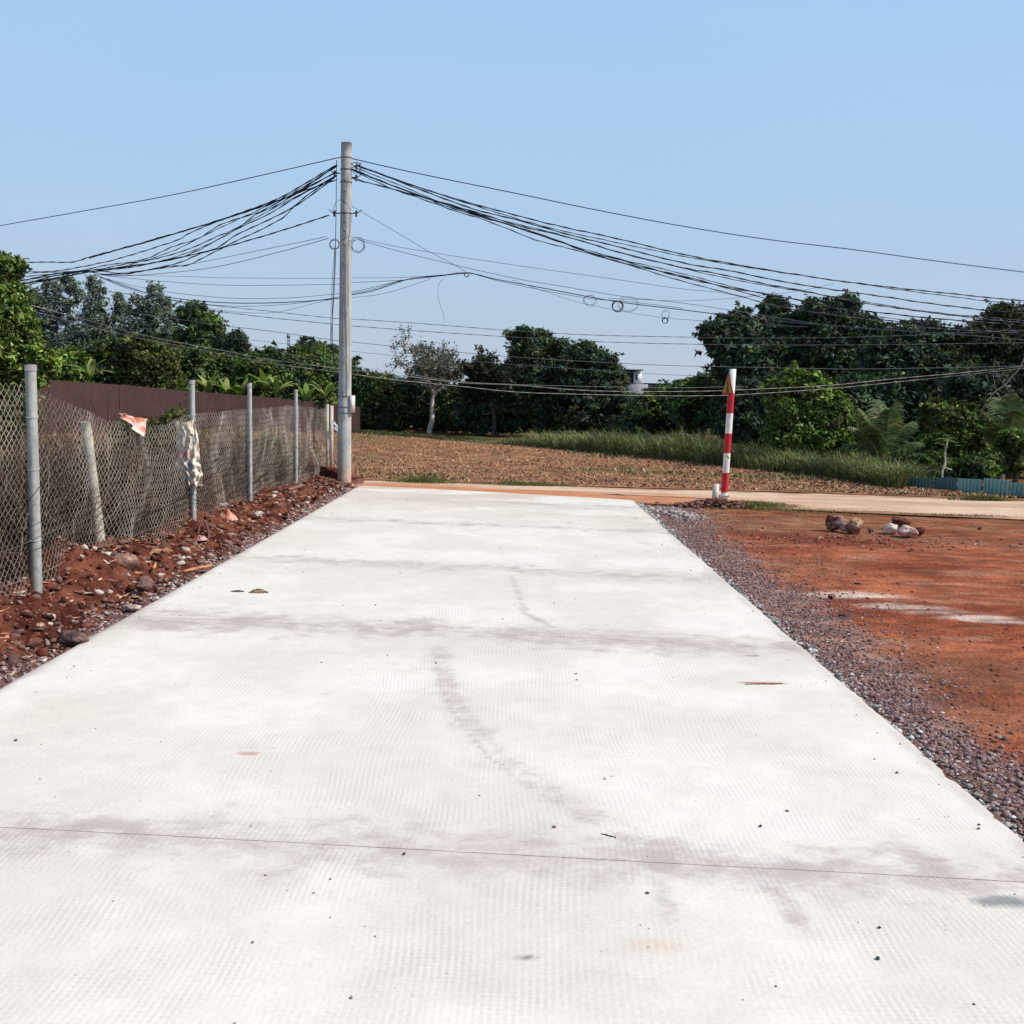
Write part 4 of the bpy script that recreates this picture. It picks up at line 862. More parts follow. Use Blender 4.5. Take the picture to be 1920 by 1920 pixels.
cable('faint thin wire below the left bundle, upper of two', A1([(1840, 490), (1700, 520), (1500, 560), (1130, 635), (900, 672), (600, 702)]), 'near', .005, False, (.06, .09, .16), group=GL)
cable('faint thin wire below the left bundle, lower of two', A1([(1850, 500), (1600, 570), (1250, 655), (1000, 690), (700, 712), (540, 705)]), 'near', .006, False, (.06, .09, .16), group=GL)
RW = [('black twisted cable forming the upper rim of the right bundle', A2([(45, 75), (240, 145), (470, 225), (700, 295), (960, 365), (1240, 435), (1500, 490), (1920, 590)])[:-1]+A3([(0, 290), (400, 365), (780, 425), (1000, 455), (1400, 500), (1900, 550), (2100, 570)]), .0125),
 ('black cable splitting just beneath the upper rim of the right bundle', A2([(60, 78), (400, 202), (800, 332), (1100, 422), (1400, 492), (1650, 545)])+A3([(0, 300), (400, 370), (900, 442), (1200, 487), (1600, 540), (1920, 575), (2100, 595)]), .0085),
 ('black cable third from the top of the right bundle', A2([(60, 82), (260, 155), (480, 240), (760, 340), (1000, 400), (1300, 485), (1550, 545)])+A3([(0, 338), (250, 380), (600, 450), (850, 490), (1100, 525), (1450, 575), (1700, 605), (1920, 625), (2100, 645)]), .0125),
 ('black cable fourth from the top of the right bundle', A2([(45, 105), (230, 180), (460, 270), (760, 355), (1000, 430), (1300, 500), (1600, 590)])+A3([(0, 365), (200, 400), (480, 460), (700, 500), (880, 540), (1050, 570), (1300, 605), (1700, 655), (1900, 675), (2100, 692)]), .0125),
 ('black cable fifth from the top of the right bundle', A2([(45, 105), (250, 190), (560, 300), (870, 400), (1150, 490), (1380, 575), (1560, 620)])+A3([(0, 420), (250, 475), (500, 520), (800, 575), (1000, 605), (1300, 640), (1650, 670), (2100, 705)]), .0125),
 ('twisted cable starting lowest at the pole in the right bundle', A2([(50, 160), (250, 215), (480, 275), (560, 310), (800, 385), (1000, 440), (1200, 505), (1430, 592), (1650, 655), (1920, 712)])+A3([(250, 480), (500, 545), (800, 610), (1100, 655), (1500, 705), (1900, 745)]), .011),
 ('lowest sagging cable of the right bundle', A2([(50, 162), (240, 212), (420, 268), (640, 348), (760, 382), (950, 452), (1100, 512), (1300, 562), (1600, 645), (1920, 742)])+A3([(300, 520), (500, 575), (700, 612), (1000, 650), (1400, 705), (1900, 735)]), .0095),
 ('fine cable woven through the middle of the right bundle', A2([(60, 95), (250, 170), (600, 312), (900, 398), (1200, 472), (1500, 560), (1920, 668)])+A3([(250, 425), (600, 488), (1000, 552), (1400, 615), (1900, 660), (2100, 675)]), .008),
 ('fine cable just above the lowest cables of the right bundle', A2([(50, 110), (300, 225), (640, 318), (900, 412), (1200, 512), (1500, 600), (1920, 700)])+A3([(300, 478), (700, 560), (1100, 640), (1500, 690), (1900, 728)]), .008)]
for i, (lb, l, r_) in enumerate(RW): cable(lb, l, 'near', r_, True, group=GRt, d0=.05*(i % 3), jit=.02)
cable('thin straight wire slanting down from the right clamp to the knot', A2([(50, 315), (300, 460), (500, 580), (620, 640), (700, 690)]), 'near', .005, False, (.05, .08, .15), group=GRt, d0=.6)
cable('faint wire leaving the right coil, upper of two', A2([(50, 490), (300, 545), (600, 595), (1000, 655), (1500, 725), (1900, 783)])+A3([(240, 510), (500, 575)]), 'near', .0048, False, (.07, .10, .17), group=GRt)
cable('thin wire leaving the right coil, lower of two', A2([(100, 510), (350, 580), (700, 665), (1000, 730), (1300, 780), (1600, 830), (1920, 865)])+A3([(400, 625), (800, 690)]), 'near', .0055, False, (.05, .08, .15), group=GRt)
cable('thin wire rising to the right out of the coils towards the bundle', A2([(1500, 838), (1700, 846), (1900, 852)])+A3([(180, 545), (400, 525), (640, 500), (850, 455)]), 'near', .004, False, (.07, .10, .17), group=GRt, d0=.3)
cable('slack faint wire looping below the hanging coils', A2([(960, 735), (1200, 818), (1350, 865), (1600, 915), (1760, 940), (1920, 957)])+A3([(350, 680), (700, 700)]), 'near', .0042, False, (.08, .11, .18), group=GRt, d0=.3)
ML = [('faint wire crossing level behind the pole, topmost', [(187, 515), (333, 518), (433, 521), (630, 522), (657, 521), (760, 520), (876, 512)], .0045),
 ('faint wire crossing level behind the pole, second from the top', [(200, 517), (300, 527), (433, 535), (630, 533), (657, 530), (757, 525), (873, 512)], .0055),
 ('slack wire dipping behind the pole, upper of the sagging group', [(187, 520), (260, 538), (333, 550), (433, 559), (533, 559), (620, 552), (657, 548), (707, 537), (773, 522), (876, 512)], .0055),
 ('thick slack cable dipping behind the pole and bending at the knot', [(180, 516), (253, 543), (333, 560), (433, 568), (533, 567), (630, 560), (657, 553), (700, 545), (767, 523), (820, 518), (875, 511), (927, 523), (1007, 538), (1107, 557), (1173, 568), (1280, 581), (1413, 597), (1513, 607), (1640, 617), (1760, 625), (1980, 642)], .0105),
 ('thin companion wire hugging the thick slack cable', [(187, 520), (253, 546), (333, 564), (433, 574), (533, 571), (630, 558), (657, 551), (700, 542), (767, 523), (875, 513), (927, 525), (1007, 542), (1107, 560), (1173, 565), (1280, 578)], .0055),
 ('lowest slack wire dipping behind the pole', [(200, 522), (300, 557), (400, 580), (483, 587), (533, 583), (617, 562), (657, 558), (707, 553), (757, 540), (807, 523)], .0045)]
for lb, l, r_ in ML: cable(lb, l, 'mid', r_, False, (.025, .04, .09), group=GF)
FL = [('dark twisted wire crossing just above the middle trees', [(-40, 512), (107, 533), (267, 555), (367, 569), (500, 583), (628, 597), (657, 598), (807, 608), (960, 620), (1107, 628), (1280, 632), (1400, 634), (1647, 631), (1980, 616)], .0088, 1, (.10, .10, .12)),
 ('dark twisted wire second above the middle trees', [(-40, 527), (113, 547), (287, 572), (400, 583), (500, 595), (628, 608), (657, 611), (807, 622), (960, 632), (1107, 640), (1280, 645), (1480, 647), (1680, 646), (1980, 642)], .0088, 1, (.10, .10, .12)),
 ('plain wire passing through the crowns of the middle trees', [(100, 565), (400, 608), (500, 620), (620, 637), (657, 641), (767, 652), (960, 669), (1140, 680), (1280, 686), (1480, 690), (1613, 692), (1847, 688), (1980, 684)], .0072, 0, (.13, .14, .15)),
 ('faint plain wire ending in the sky right of the middle trees', [(430, 633), (567, 648), (657, 658), (747, 667), (1000, 686), (1207, 700), (1340, 706)], .0050, 0, (.13, .14, .17)),
 ('pale twisted wire, upper of the two lowest that cross the dark trees', [(-40, 545), (10, 558), (67, 575), (200, 610), (233, 620), (300, 635), (367, 648), (433, 660), (500, 673), (567, 682), (628, 690), (738, 702), (859, 717), (968, 722), (1077, 731), (1169, 734), (1280, 734), (1367, 732), (1547, 723), (1680, 710), (1813, 698), (1980, 680)], .0095, 1, (.42, .40, .36)),
 ('pale twisted wire, lower of the two lowest that cross the dark trees', [(-40, 556), (80, 588), (233, 628), (367, 654), (500, 680), (628, 697), (740, 712), (859, 724), (968, 735), (1077, 739), (1223, 742), (1333, 742), (1423, 738), (1563, 728), (1713, 713), (1980, 684)], .0090, 1, (.42, .40, .36)),
 ('pale thin wire level across the thick trees above the two lowest', [(470, 647), (560, 668), (657, 686), (738, 697), (859, 715), (1000, 722), (1169, 726), (1280, 727), (1400, 724)], .005, 0, (.3, .3, .3))]
for lb, l, r_, tw, cc in FL: cable(lb, l, 'far', r_, bool(tw), cc, group=GF)

def coil(label, px, py, rp, turns, r_, col, kind='near', d0=-.02, ex=1.0, seed=0):
    c = at(px, py, float(depth_of(px, kind))+d0); R0 = rp*c[1]/F; g = np.random.default_rng(seed); th = np.linspace(0, turns*6.283, int(turns*22))
    rr = R0*(1+.10*np.sin(th*.37+seed)+.05*np.sin(th*.83)); P = np.stack([c[0]+rr*ex*np.cos(th)+.1*R0*np.sin(th*.21), c[1]+.02*np.sin(th*.5), c[2]+rr*np.sin(th)+.12*R0*np.cos(th*.29)], -1)
    mb = MB(); mb.tube(P, r_, 5, col); return tag(mb.build('cable_coil', M_wire, None, True), label, 'cable coil', 'coils of spare cable')
coil('loose coil of thin blue wire hanging at the right side of the pole', 671, 460, 12, 5, .0035, (.04, .07, .14), seed=1)
coil('dark coil of cable hanging at the left side of the pole', 627, 458, 8.5, 3, .0045, (.02, .03, .06), seed=2)
coil('small loop of white and black cable beside the top clamp', 667, 314, 9, 2, .005, (.05, .06, .09), seed=3)
coil('faint oval coil of thin wire, leftmost of those out on the cable', 1106, 563, 9, 4, .003, (.10, .13, .2), 'mid', ex=1.3, seed=4)
coil('thick black coil hanging out on the cable', 1158, 574, 9.5, 5, .0055, (.015, .015, .025), 'mid', seed=5)
coil('small black coil hanging lowest on the right', 1247, 601, 5, 4, .006, (.015, .015, .025), 'mid', seed=6)
coil('loose faint loops of wire between the thick coil and the small one', 1178, 571, 12, 4, .0025, (.12, .15, .22), 'mid', ex=1.5, seed=7)
coil('faint tangle of wire just above the small black coil', 1248, 590, 7, 4, .0022, (.15, .18, .25), 'mid', seed=8)
coil('tiny knot of wire where the slack cables meet', 875, 515, 4, 4, .004, (.04, .05, .09), 'mid', seed=9)
cable('single loose wire end dangling in the open sky', A2([(575, 728), (548, 755), (543, 820), (558, 885), (577, 940), (570, 955), (580, 962)]), 'mid', .004, False, (.08, .11, .17), group='loose ends of cable')
# leads down the pole
def lead(pts, r_, col, dy=-.14, name='down_lead'):
    P = catm(np.array([at(px, py, PY+dy) for px, py in pts]), 8); mb = MB(); mb.tube(P, r_, 6, col); return mb.build(name, M_wire, pole, True)
lead([(631, 300), (630, 400), (629, 455), (626, 520), (623, 600), (625, 660), (629, 690), (631, 740)], .007, (.03, .045, .09), 0)
lead([(630, 470), (626, 560), (621, 640), (629, 690), (631, 720)], .006, (.03, .045, .09), .02)
lead([(628, 460), (622, 540), (620, 620), (618, 700), (615, 758)], .0045, (.06, .09, .10), .03)
lead([(655, 400), (655, 440), (651, 470), (652, 560), (648, 600), (641, 640), (652, 700), (650, 740), (656, 775)], .005, (.20, .19, .16), -.15)
lead([(653, 330), (650, 350), (645, 380)], .005, (.05, .05, .07), -.15)
lead([(655, 450), (654, 560), (656, 640), (655, 735)], .008, (.50, .47, .40), -.13)
lead([(634, 375), (628, 384), (625, 395), (633, 400)], .004, (.03, .04, .07), -.05)
lead([(634, 375), (643, 376), (652, 384), (657, 398), (655, 440), (640, 450)], .004, (.03, .04, .07), -.13)

# ------------------------------------------------------------------ striped pole with warning sign
b = G(1357.5, 934, .0); t = at(1374, 692, b[1]); sp_ = thing('striped_sign_pole', 'leaning red and white striped pole with a triangular warning sign', 'sign pole', b)
ax = (t-b)/np.linalg.norm(t-b); H_ = np.linalg.norm(t-b); rr = 6.3*b[1]/F
fr = [0, .045, .20, .352, .505, .66, .815, 1.0]   # from the ground: white red white red white red white
cols = [(.74, .73, .70), (.50, .018, .03)]
V, Q, C = [], [], []; nb = 24; kbase = 0
for i in range(7):
    for f0 in (fr[i], fr[i+1]):
        for q in range(nb):
            a = 6.283*q/nb; V.append(b+ax*H_*f0+rr*np.array([math.cos(a), math.sin(a), 0])); C.append(cols[i % 2])
    for q in range(nb): Q.append((kbase+q, kbase+(q+1) % nb, kbase+nb+(q+1) % nb, kbase+nb+q))
    kbase += 2*nb
V.append(b+ax*H_); C.append(cols[0]); T_ = np.array([(kbase, kbase-nb+q, kbase-nb+(q+1) % nb) for q in range(nb)])
mesh_np('post', np.array(V), [np.array(Q), T_], M_paint, sp_, np.array(C))
# triangle
sc0 = b+ax*H_*.862+np.array([-rr-.012, -.02, 0]); nrm = np.array([-.965, -.262, 0]); nrm /= np.linalg.norm(nrm); side = np.array([-nrm[1], nrm[0], 0])
def tri(s_, off, th_, col, name, par, m_=None):
    pts = [(-s_/2, -s_*.29), (s_/2, -s_*.29), (0, s_*.577)]
    # rounded corners
    out = []
    for i in range(3):
        p = np.array(pts[i]); a = np.array(pts[i-1]); c = np.array(pts[(i+1) % 3]); u1 = (a-p)/np.linalg.norm(a-p); u2 = (c-p)/np.linalg.norm(c-p); d_ = s_*.06
        for tt_ in (0, .25, .5, .75, 1): out.append((1-tt_)**2*(p+u1*d_)+2*tt_*(1-tt_)*p+tt_**2*(p+u2*d_))
    n_p = len(out); V = [sc0+side*x+np.array([0, 0, z])+nrm*off for x, z in out]+[sc0+side*x+np.array([0, 0, z])+nrm*(off-th_) for x, z in out]
    V += [np.mean(V[:n_p], 0), np.mean(V[n_p:], 0)]
    T = [(2*n_p, i, (i+1) % n_p) for i in range(n_p)]+[(2*n_p+1, n_p+(i+1) % n_p, n_p+i) for i in range(n_p)]; Q = [(i, i+n_p, (i+1) % n_p+n_p, (i+1) % n_p) for i in range(n_p)]
    return mesh_np(name, np.array(V), [np.array(Q), np.array(T)], m_ or M_paint, par, np.ones((len(V), 3))*np.array(col))
sg = tri(.45, .0, .006, (.30, .04, .03), 'sign_plate', sp_); tri(.36, .003, .002, (.46, .21, .03), 'yellow_field', sg)
mb = MB(); cc = sc0+nrm*.005
for dz, du, w_, h_ in ((-.03, 0, .08, .045), (.03, .01, .05, .07), (-.085, -.02, .03, .05), (-.085, .03, .03, .05), (.085, 0, .04, .035)):
    mb.box(cc+side*du+np.array([0, 0, dz]), (.003, w_, h_), np.stack([nrm, side, [0, 0, 1]], 1), (.02, .02, .02))
mb.build('pictogram', M_paint, sg)
mb = MB(); mb.tube(np.array([b+ax*.30*H_+np.array([-.0, -rr-.002, .04]), b+ax*.30*H_+np.array([0, -rr-.006, .04])]), .03, 14, (.45, .38, .15)); mb.build('sticker', M_paint, sp_)
mb = MB(); mb.tube(np.array([b+[0, 0, -.1], b+[0, 0, .05]]), [rr*1.9, rr*1.6], 12, (.55, .53, .5)); mb.build('footing', M_conc, sp_)
# little concrete marker
m0 = G(1341, 938, -.02); mb = MB(); k = m0[1]/F
mb.box(m0+np.array([0, 0, .13]), (.085, .085, .31), rotz(.3)@roty(.03), (.62, .60, .56)); mo = mb.build('marker_post', M_conc); tag(mo, 'short white concrete marker post left of the striped pole', 'marker post')

# ------------------------------------------------------------------ maroon wall
def wall_pts():
    tops = [(20, 706), (100, 713), (230, 722), (363, 734), (480, 743), (617, 756), (676, 763)]; D = [36.5, 37.5, 39.5, 41.5, 43.3, 45.6, 46.4]
    return [at(px, py, d) for (px, py), d in zip(tops, D)]
wp = wall_pts(); wall = thing('metal_wall', 'long maroon sheet metal wall beyond the fenced plot', 'wall', wp[3]*np.array([1, 1, 0]))
pp_ = np.array([2*wp[0]-wp[2]]+wp); L_ = np.concatenate([[0], np.cumsum(np.linalg.norm(np.diff(pp_, axis=0), axis=1))]); ns_ = int(L_[-1]/2.4)
for i in range(ns_):
    s_ = np.linspace(L_[-1]*i/ns_+.01, L_[-1]*(i+1)/ns_-.01, 33); P = np.stack([np.interp(s_, L_, pp_[:, q]) for q in range(3)], -1)
    off = .02*np.abs(((np.arange(33) % 4)-2)/2.); a = P.copy(); a[:, 1] -= off; bb = a.copy(); bb[:, 2] = -.15; V = np.concatenate([a, bb]); j = np.arange(32); 
    cc = np.array((.062, .030, .029))*(.9+.2*rng.random())
    mesh_np('metal_sheet', V, np.stack([j, j+33, j+34, j+1], -1), M_sheet, wall, np.ones((66, 3))*cc)
# ------------------------------------------------------------------ teal fence
tf = [(1704, 894, 21.6), (1738, 896, 21.3), (1750, 893, 21.2), (1860, 899, 20.2), (1930, 907, 19.75), (2010, 913, 19.4)]
tp_ = np.array([at(*q) for q in tf]); tfo = thing('sheet_metal_fence', 'low teal corrugated sheet fence beside the dirt road', 'fence', tp_[2]*np.array([1, 1, 0]))
segs = [(0, .95), (1.02, 1.55), (1.56, 2.25), (2.27, 3.0), (3.02, 3.6)]
L_ = np.concatenate([[0], np.cumsum(np.linalg.norm(np.diff(tp_, axis=0), axis=1))])
tot = L_[-1]
for i in range(6):
    a0, a1 = tot*i/6+.008, tot*(i+1)/6-.008; m = 49; s_ = np.linspace(a0, a1, m); P = np.stack([np.interp(s_, L_, tp_[:, q]) for q in range(3)], -1)
    P[:, 1] -= .012*np.sin(s_*2*math.pi/.076)+(.02 if i % 2 else 0); P[:, 2] += (.02 if i % 2 else -.01)-(.03 if i == 1 else 0)
    B_ = P.copy(); B_[:, 2] = -.12; V = np.concatenate([P, B_]); j = np.arange(m-1)
    cc = np.array([(.07, .15, .15), (.06, .13, .13), (.19, .37, .34), (.17, .34, .32), (.13, .28, .27), (.10, .23, .22)][i])
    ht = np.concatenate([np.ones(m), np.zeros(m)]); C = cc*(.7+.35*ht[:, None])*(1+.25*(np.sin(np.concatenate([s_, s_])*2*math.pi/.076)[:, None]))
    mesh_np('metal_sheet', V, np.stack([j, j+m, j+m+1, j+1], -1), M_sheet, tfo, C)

# ------------------------------------------------------------------ vegetation
def leaf_mesh(C, Nrm, L, Wd, col):
    """diamond leaves: centres, facing, length, width"""
    n = len(C); a = rng.normal(size=(n, 3)); a -= (a*Nrm).sum(1)[:, None]*Nrm; a /= np.linalg.norm(a, axis=1)[:, None]+1e-9; b = np.cross(Nrm, a)
    bend = Nrm*(L*.18)[:, None]
    V = np.stack([C-a*L[:, None], C+b*Wd[:, None]+bend*.6, C+a*L[:, None]-bend, C-b*Wd[:, None]+bend*.6], 1)
    return V.reshape(-1, 3), np.arange(4*n).reshape(-1, 4), np.repeat(col, 4, axis=0)
def crown(blobs, y, leaf, n_leaf, cols, seed, open_=0.0, droop=.0, spread=.22, fill=.5):
    """blobs in photo pixels at depth y -> arrays of leaves. (px,py,rx,ry[,dy])"""
    g = np.random.default_rng(seed); out = []
    sat = []
    for b_ in blobs:
        if b_[2] < 8: continue
        for q in range(6):
            a_ = g.random()*6.283 if q < 2 else (.1+.8*g.random())*math.pi; rs_ = (.16+.22*g.random())*b_[2]; rd = .70+.22*g.random()
            sat.append((b_[0]+math.cos(a_)*b_[2]*rd, b_[1]-math.sin(a_)*b_[3]*rd, rs_*(.8+.5*g.random()), rs_*(.7+.5*g.random()), (b_[4] if len(b_) > 4 else 0)+(g.random()-.7)*b_[2]*y/F))
    blobs = list(blobs)+sat
    areas = np.array([b_[2]*b_[3] for b_ in blobs], float); areas /= areas.sum(); cols = np.array(cols)
    for b_, ar in zip(blobs, areas):
        px, py, rx, ry = b_[:4]; dy = b_[4] if len(b_) > 4 else 0.; yy_ = y+dy; c = at(px, py, yy_); k = yy_/F; rad = np.array([rx*k, (rx+ry)/2*k*.85, ry*k])
        nl = int(n_leaf*ar); nc = max(4, int(nl/36))
        u = g.normal(size=(nc, 3)); u /= np.linalg.norm(u, axis=1)[:, None]
        rr_ = np.where(g.random(nc) < fill, .78+.32*g.random(nc), .35+.6*g.random(nc))
        u2 = u*rr_[:, None]; cc = c+u2*rad
        csz = spread*np.mean(rad)*(.6+.9*g.random(nc)); csz = np.clip(csz, leaf*1.3, leaf*6)
        idx = g.integers(0, nc, nl); dsp = g.normal(size=(nl, 3))*np.array([1, 1, .62]); P = cc[idx]+dsp*csz[idx][:, None]*.75
        if droop: P[:, 2] -= droop*np.abs(g.normal(size=nl))*csz[idx]
        outw = (P-c)/rad; outw /= np.linalg.norm(outw, axis=1)[:, None]+1e-9
        nr = outw*.55+np.array([0, 0, .45])+g.normal(size=(nl, 3))*.55; nr /= np.linalg.norm(nr, axis=1)[:, None]
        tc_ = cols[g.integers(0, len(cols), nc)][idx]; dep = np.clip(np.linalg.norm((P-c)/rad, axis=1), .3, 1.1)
        col = tc_*(.35+1.0*dep[:, None]**2)*(.7+.6*g.random((nl, 1)))*(.45+1.3*g.random(nc)[idx][:, None]**1.4)*1.15  # inner leaves darker: shade of the crown hollows put into the colour
        L_ = leaf*(.6+.8*g.random(nl)); out.append((P, nr, L_, L_*.42, col))
    # leafy sprigs that break the outline
    for b_ in blobs:
        if b_[2] < 11: continue
        yy_ = y+(b_[4] if len(b_) > 4 else 0); c = at(b_[0], b_[1], yy_); k = yy_/F; ns = int(4+b_[2]*.22)
        for q in range(ns):
            a_ = g.random()*math.pi*1.2-.1*math.pi; e_ = g.normal()*.5; d = np.array([math.cos(a_), e_, math.sin(a_)]); d /= np.linalg.norm(d); st = c+d*np.array([b_[2]*k, b_[2]*k*.8, b_[3]*k])*.95
            dr = d*.7+np.array([g.normal()*.4, g.normal()*.3, .45]); dr /= np.linalg.norm(dr); ln = leaf*(2.+4.5*g.random()); m = int(10+10*g.random()); t = np.sort(g.random(m))[:, None]
            P = st+dr*ln*t+g.normal(size=(m, 3))*leaf*.55*(1.15-t)+np.array([0, 0, -.35*ln])*t**2; nr = g.normal(size=(m, 3))+np.array([0, 0, .7]); nr /= np.linalg.norm(nr, axis=1)[:, None]
            L_ = leaf*(.6+.6*g.random(m)); out.append((P, nr, L_, L_*.4, cols[g.integers(0, len(cols))]*(.9+.7*g.random((m, 1)))))
    return [np.concatenate(q) for q in zip(*out)]
def limb_tubes(mb, base, targets, r0_, col, seed, sag=.15):
    g = np.random.default_rng(seed)
    for t_ in targets:
        a = np.array(base, float); b_ = np.array(t_, float); n = 9; s_ = np.linspace(0, 1, n)[:, None]
        mid = (a+b_)/2+g.normal(size=3)*.12*np.linalg.norm(b_-a)*np.array([1, 1, .4]); P = a*(1-s_)**2+2*mid*s_*(1-s_)+b_*s_**2
        P[1:-1] += g.normal(size=(n-2, 3))*.012*np.linalg.norm(b_-a); mb.tube(P, np.linspace(r0_, r0_*.22, n), 7, col, caps=False)
        for q in range(4):
            i = g.integers(4, n-1); e = P[i]+g.normal(size=3)*.2*np.linalg.norm(b_-a); mb.tube(np.array([P[i], (P[i]+e)/2+g.normal(size=3)*.04, e]), [r0_*.35, r0_*.25, r0_*.08], 5, col, caps=False)
def tree(name, label, cat, foot, y, blobs, leaf, n_leaf, cols, seed, trunk_r=.12, bark=(.16, .12, .09), group=None, fork=None, **kw):
    """foot = photo pixel column of the trunk foot; crown blobs as in crown()"""
    fx = at(foot, 800, y)[0]; base = np.array([fx, y, -.06]); o = thing(name, label, cat, base, group)
    lk = .62 if y > 15 else 1.0
    P, nr, L_, W_, col = crown(blobs, y, leaf*lk, int(n_leaf/lk**1.75), cols, seed, **kw)
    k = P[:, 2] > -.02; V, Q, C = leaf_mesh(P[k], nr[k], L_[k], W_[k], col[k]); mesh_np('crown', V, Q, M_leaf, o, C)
    cs = [at(b_[0], b_[1], y+(b_[4] if len(b_) > 4 else 0)) for b_ in blobs]; big = sorted(range(len(blobs)), key=lambda i: -blobs[i][2]*blobs[i][3])[:6]
    zlow = min(c_[2] for c_ in cs); fk = np.array([fx+(np.mean([c_[0] for c_ in cs])-fx)*.4, y, max(.35, .6*zlow)]) if fork is None else at(fork[0], fork[1], y)
    mb = MB(); n = 8; s_ = np.linspace(0, 1, n)[:, None]; g = np.random.default_rng(seed+5); Pt = base*(1-s_)+fk*s_; Pt[1:-1] += g.normal(size=(n-2, 3))*.03; Pt[0, 2] -= .1
    mb.tube(Pt, np.linspace(trunk_r*1.25, trunk_r*.8, n), 9, bark, caps=False); limb_tubes(mb, fk, [cs[i] for i in big], trunk_r*.6, bark, seed+9)
    mb.build('trunk', M_bark, o, True); return o
DG = [(.022, .044, .030), (.036, .062, .036), (.060, .088, .042), (.022, .034, .030), (.046, .052, .038)]  # dark greens with blue mixed in for haze and cool shade
MG = [(.045, .080, .018), (.075, .120, .028), (.035, .060, .020), (.11, .14, .04), (.07, .08, .03)]
BGc = [(.090, .15, .025), (.12, .17, .035), (.060, .11, .020), (.15, .17, .045)]
GG = [(.110, .140, .115), (.135, .165, .135), (.085, .115, .105), (.120, .135, .105)]  # grey-green leaves with distance haze mixed into the colour
OL = [(.065, .075, .025), (.085, .090, .030), (.05, .065, .022)]
TG = 'trees along the far side of the field'; TL = 'trees beyond the maroon wall'
# left grey-green acacias
tree('acacia_tree', 'hazy grey green tree, leftmost of the tall ones beyond the wall', 'tree', 90, 58, [(50, 560, 26, 22), (75, 590, 30, 36), (98, 545, 18, 22), (122, 532, 18, 15), (140, 550, 15, 26), (112, 580, 26, 26), (60, 630, 36, 36), (120, 630, 34, 36), (90, 665, 50, 34)], .13, 11000, GG, 21, .18, (.2, .17, .14), TL, spread=.24, droop=.6)
tree('acacia_tree', 'hazy grey green tree with a double top left of the broad one', 'tree', 185, 57, [(174, 532, 12, 15), (182, 560, 17, 26), (172, 595, 22, 26), (192, 620, 28, 34), (222, 560, 10, 11), (226, 590, 16, 20), (160, 650, 36, 36), (220, 650, 30, 36)], .13, 9500, GG, 22, .18, (.2, .17, .14), TL, spread=.24, droop=.6)
tree('acacia_tree', 'broad grey green tree with a pointed top beyond the wall', 'tree', 290, 55, [(292, 545, 13, 15), (282, 572, 24, 20), (252, 572, 12, 16), (306, 578, 20, 20), (262, 605, 26, 26), (305, 610, 30, 30), (330, 610, 12, 20), (285, 645, 48, 36), (240, 640, 26, 30), (325, 650, 28, 34)], .13, 12500, GG, 23, .2, (.2, .17, .14), TL, spread=.22, droop=.5)
tree('leafy_tree', 'dark green bushy tree stepping down right of the broad grey one', 'tree', 375, 52, [(362, 590, 24, 20), (385, 620, 32, 28), (370, 655, 44, 34), (405, 650, 24, 24)], .17, 9000, MG+DG, 24, .16, (.16, .12, .09), TL, spread=.24)
tree('leafy_tree', 'small dark tree with drooping tips at the right end of the tall left group', 'tree', 437, 51, [(438, 636, 22, 14), (430, 655, 30, 16), (455, 650, 10, 16)], .13, 3800, DG+[(.05, .055, .04)], 25, .09, (.12, .09, .07), TL, spread=.24, droop=.8)
tree('near_shrub_tree', 'bright yellow green leafy tree at the left edge of the photo', 'tree', -40, 20, [(-20, 520, 50, 40), (-25, 590, 70, 60), (15, 560, 28, 30), (-30, 670, 80, 70), (20, 640, 44, 50), (60, 690, 50, 36), (-10, 740, 60, 40), (30, 500, 12, 16)], .085, 23000, BGc+MG, 26, .12, (.2, .16, .1), 'trees beyond the maroon wall', spread=.2)
SH = 'shrubs growing along the maroon wall'
shr = [(120, 690, 48, 40, 1, 'bright green shrub just right of the nearest fence post top'), (195, 680, 50, 46, 0, 'mid green shrub second from the left above the wall'), (275, 678, 56, 52, 2, 'olive brown feathery shrub above the wall before the broad grey tree'),
       (355, 690, 50, 46, 0, 'dark green shrub above the wall behind the second fence post'), (420, 700, 46, 40, 0, 'dark leafy shrub above the wall between the second and third posts'), (480, 705, 46, 38, 3, 'rounded green shrub above the wall behind the third post'),
       (540, 702, 44, 40, 0, 'green shrub above the wall between the third and fourth posts'), (595, 692, 40, 40, 3, 'green shrub above the wall just left of the utility pole'), (320, 735, 50, 26, 3, 'low shrub peeping over the wall left of the banana leaves'), (65, 700, 40, 40, 1, 'yellow green shrub behind the nearest fence post')]
for i, (px, py, rx, ry, cl, lb) in enumerate(shr):
    cs_ = [DG+MG, BGc+MG, OL, MG][cl]; yy_ = 47.5+1.2*math.sin(i*2.1) if px > 300 else 44+.8*math.sin(i)
    tree('shrub', lb, 'shrub', px, yy_, [(px, py, rx, ry*.8), (px-rx*.5, py+ry*.5, rx*.6, ry*.6), (px+rx*.5, py+ry*.45, rx*.6, ry*.6), (px+rx*.2, py-ry*.35, rx*.4, ry*.35), (px, py+60, rx, 34)], .14, 8500, cs_, 40+i, .06, group=SH, spread=.25)
tree('spindly_tree', 'spindly little tree with a few leaf tufts standing above the shrubs left of the pole', 'tree', 578, 55, [(573, 635, 5, 5), (586, 640, 6, 5), (562, 645, 4, 5), (577, 650, 5, 6), (592, 650, 3, 4)], .12, 300, DG, 60, .04, (.08, .07, .06), TL, fork=(578, 665))
tree('leafy_tree', 'dark tree rising behind the shrubs just left of the pole', 'tree', 605, 56, [(600, 668, 32, 22), (575, 680, 30, 20), (625, 680, 22, 22)], .15, 5000, DG+MG, 61, .1, group=TL)
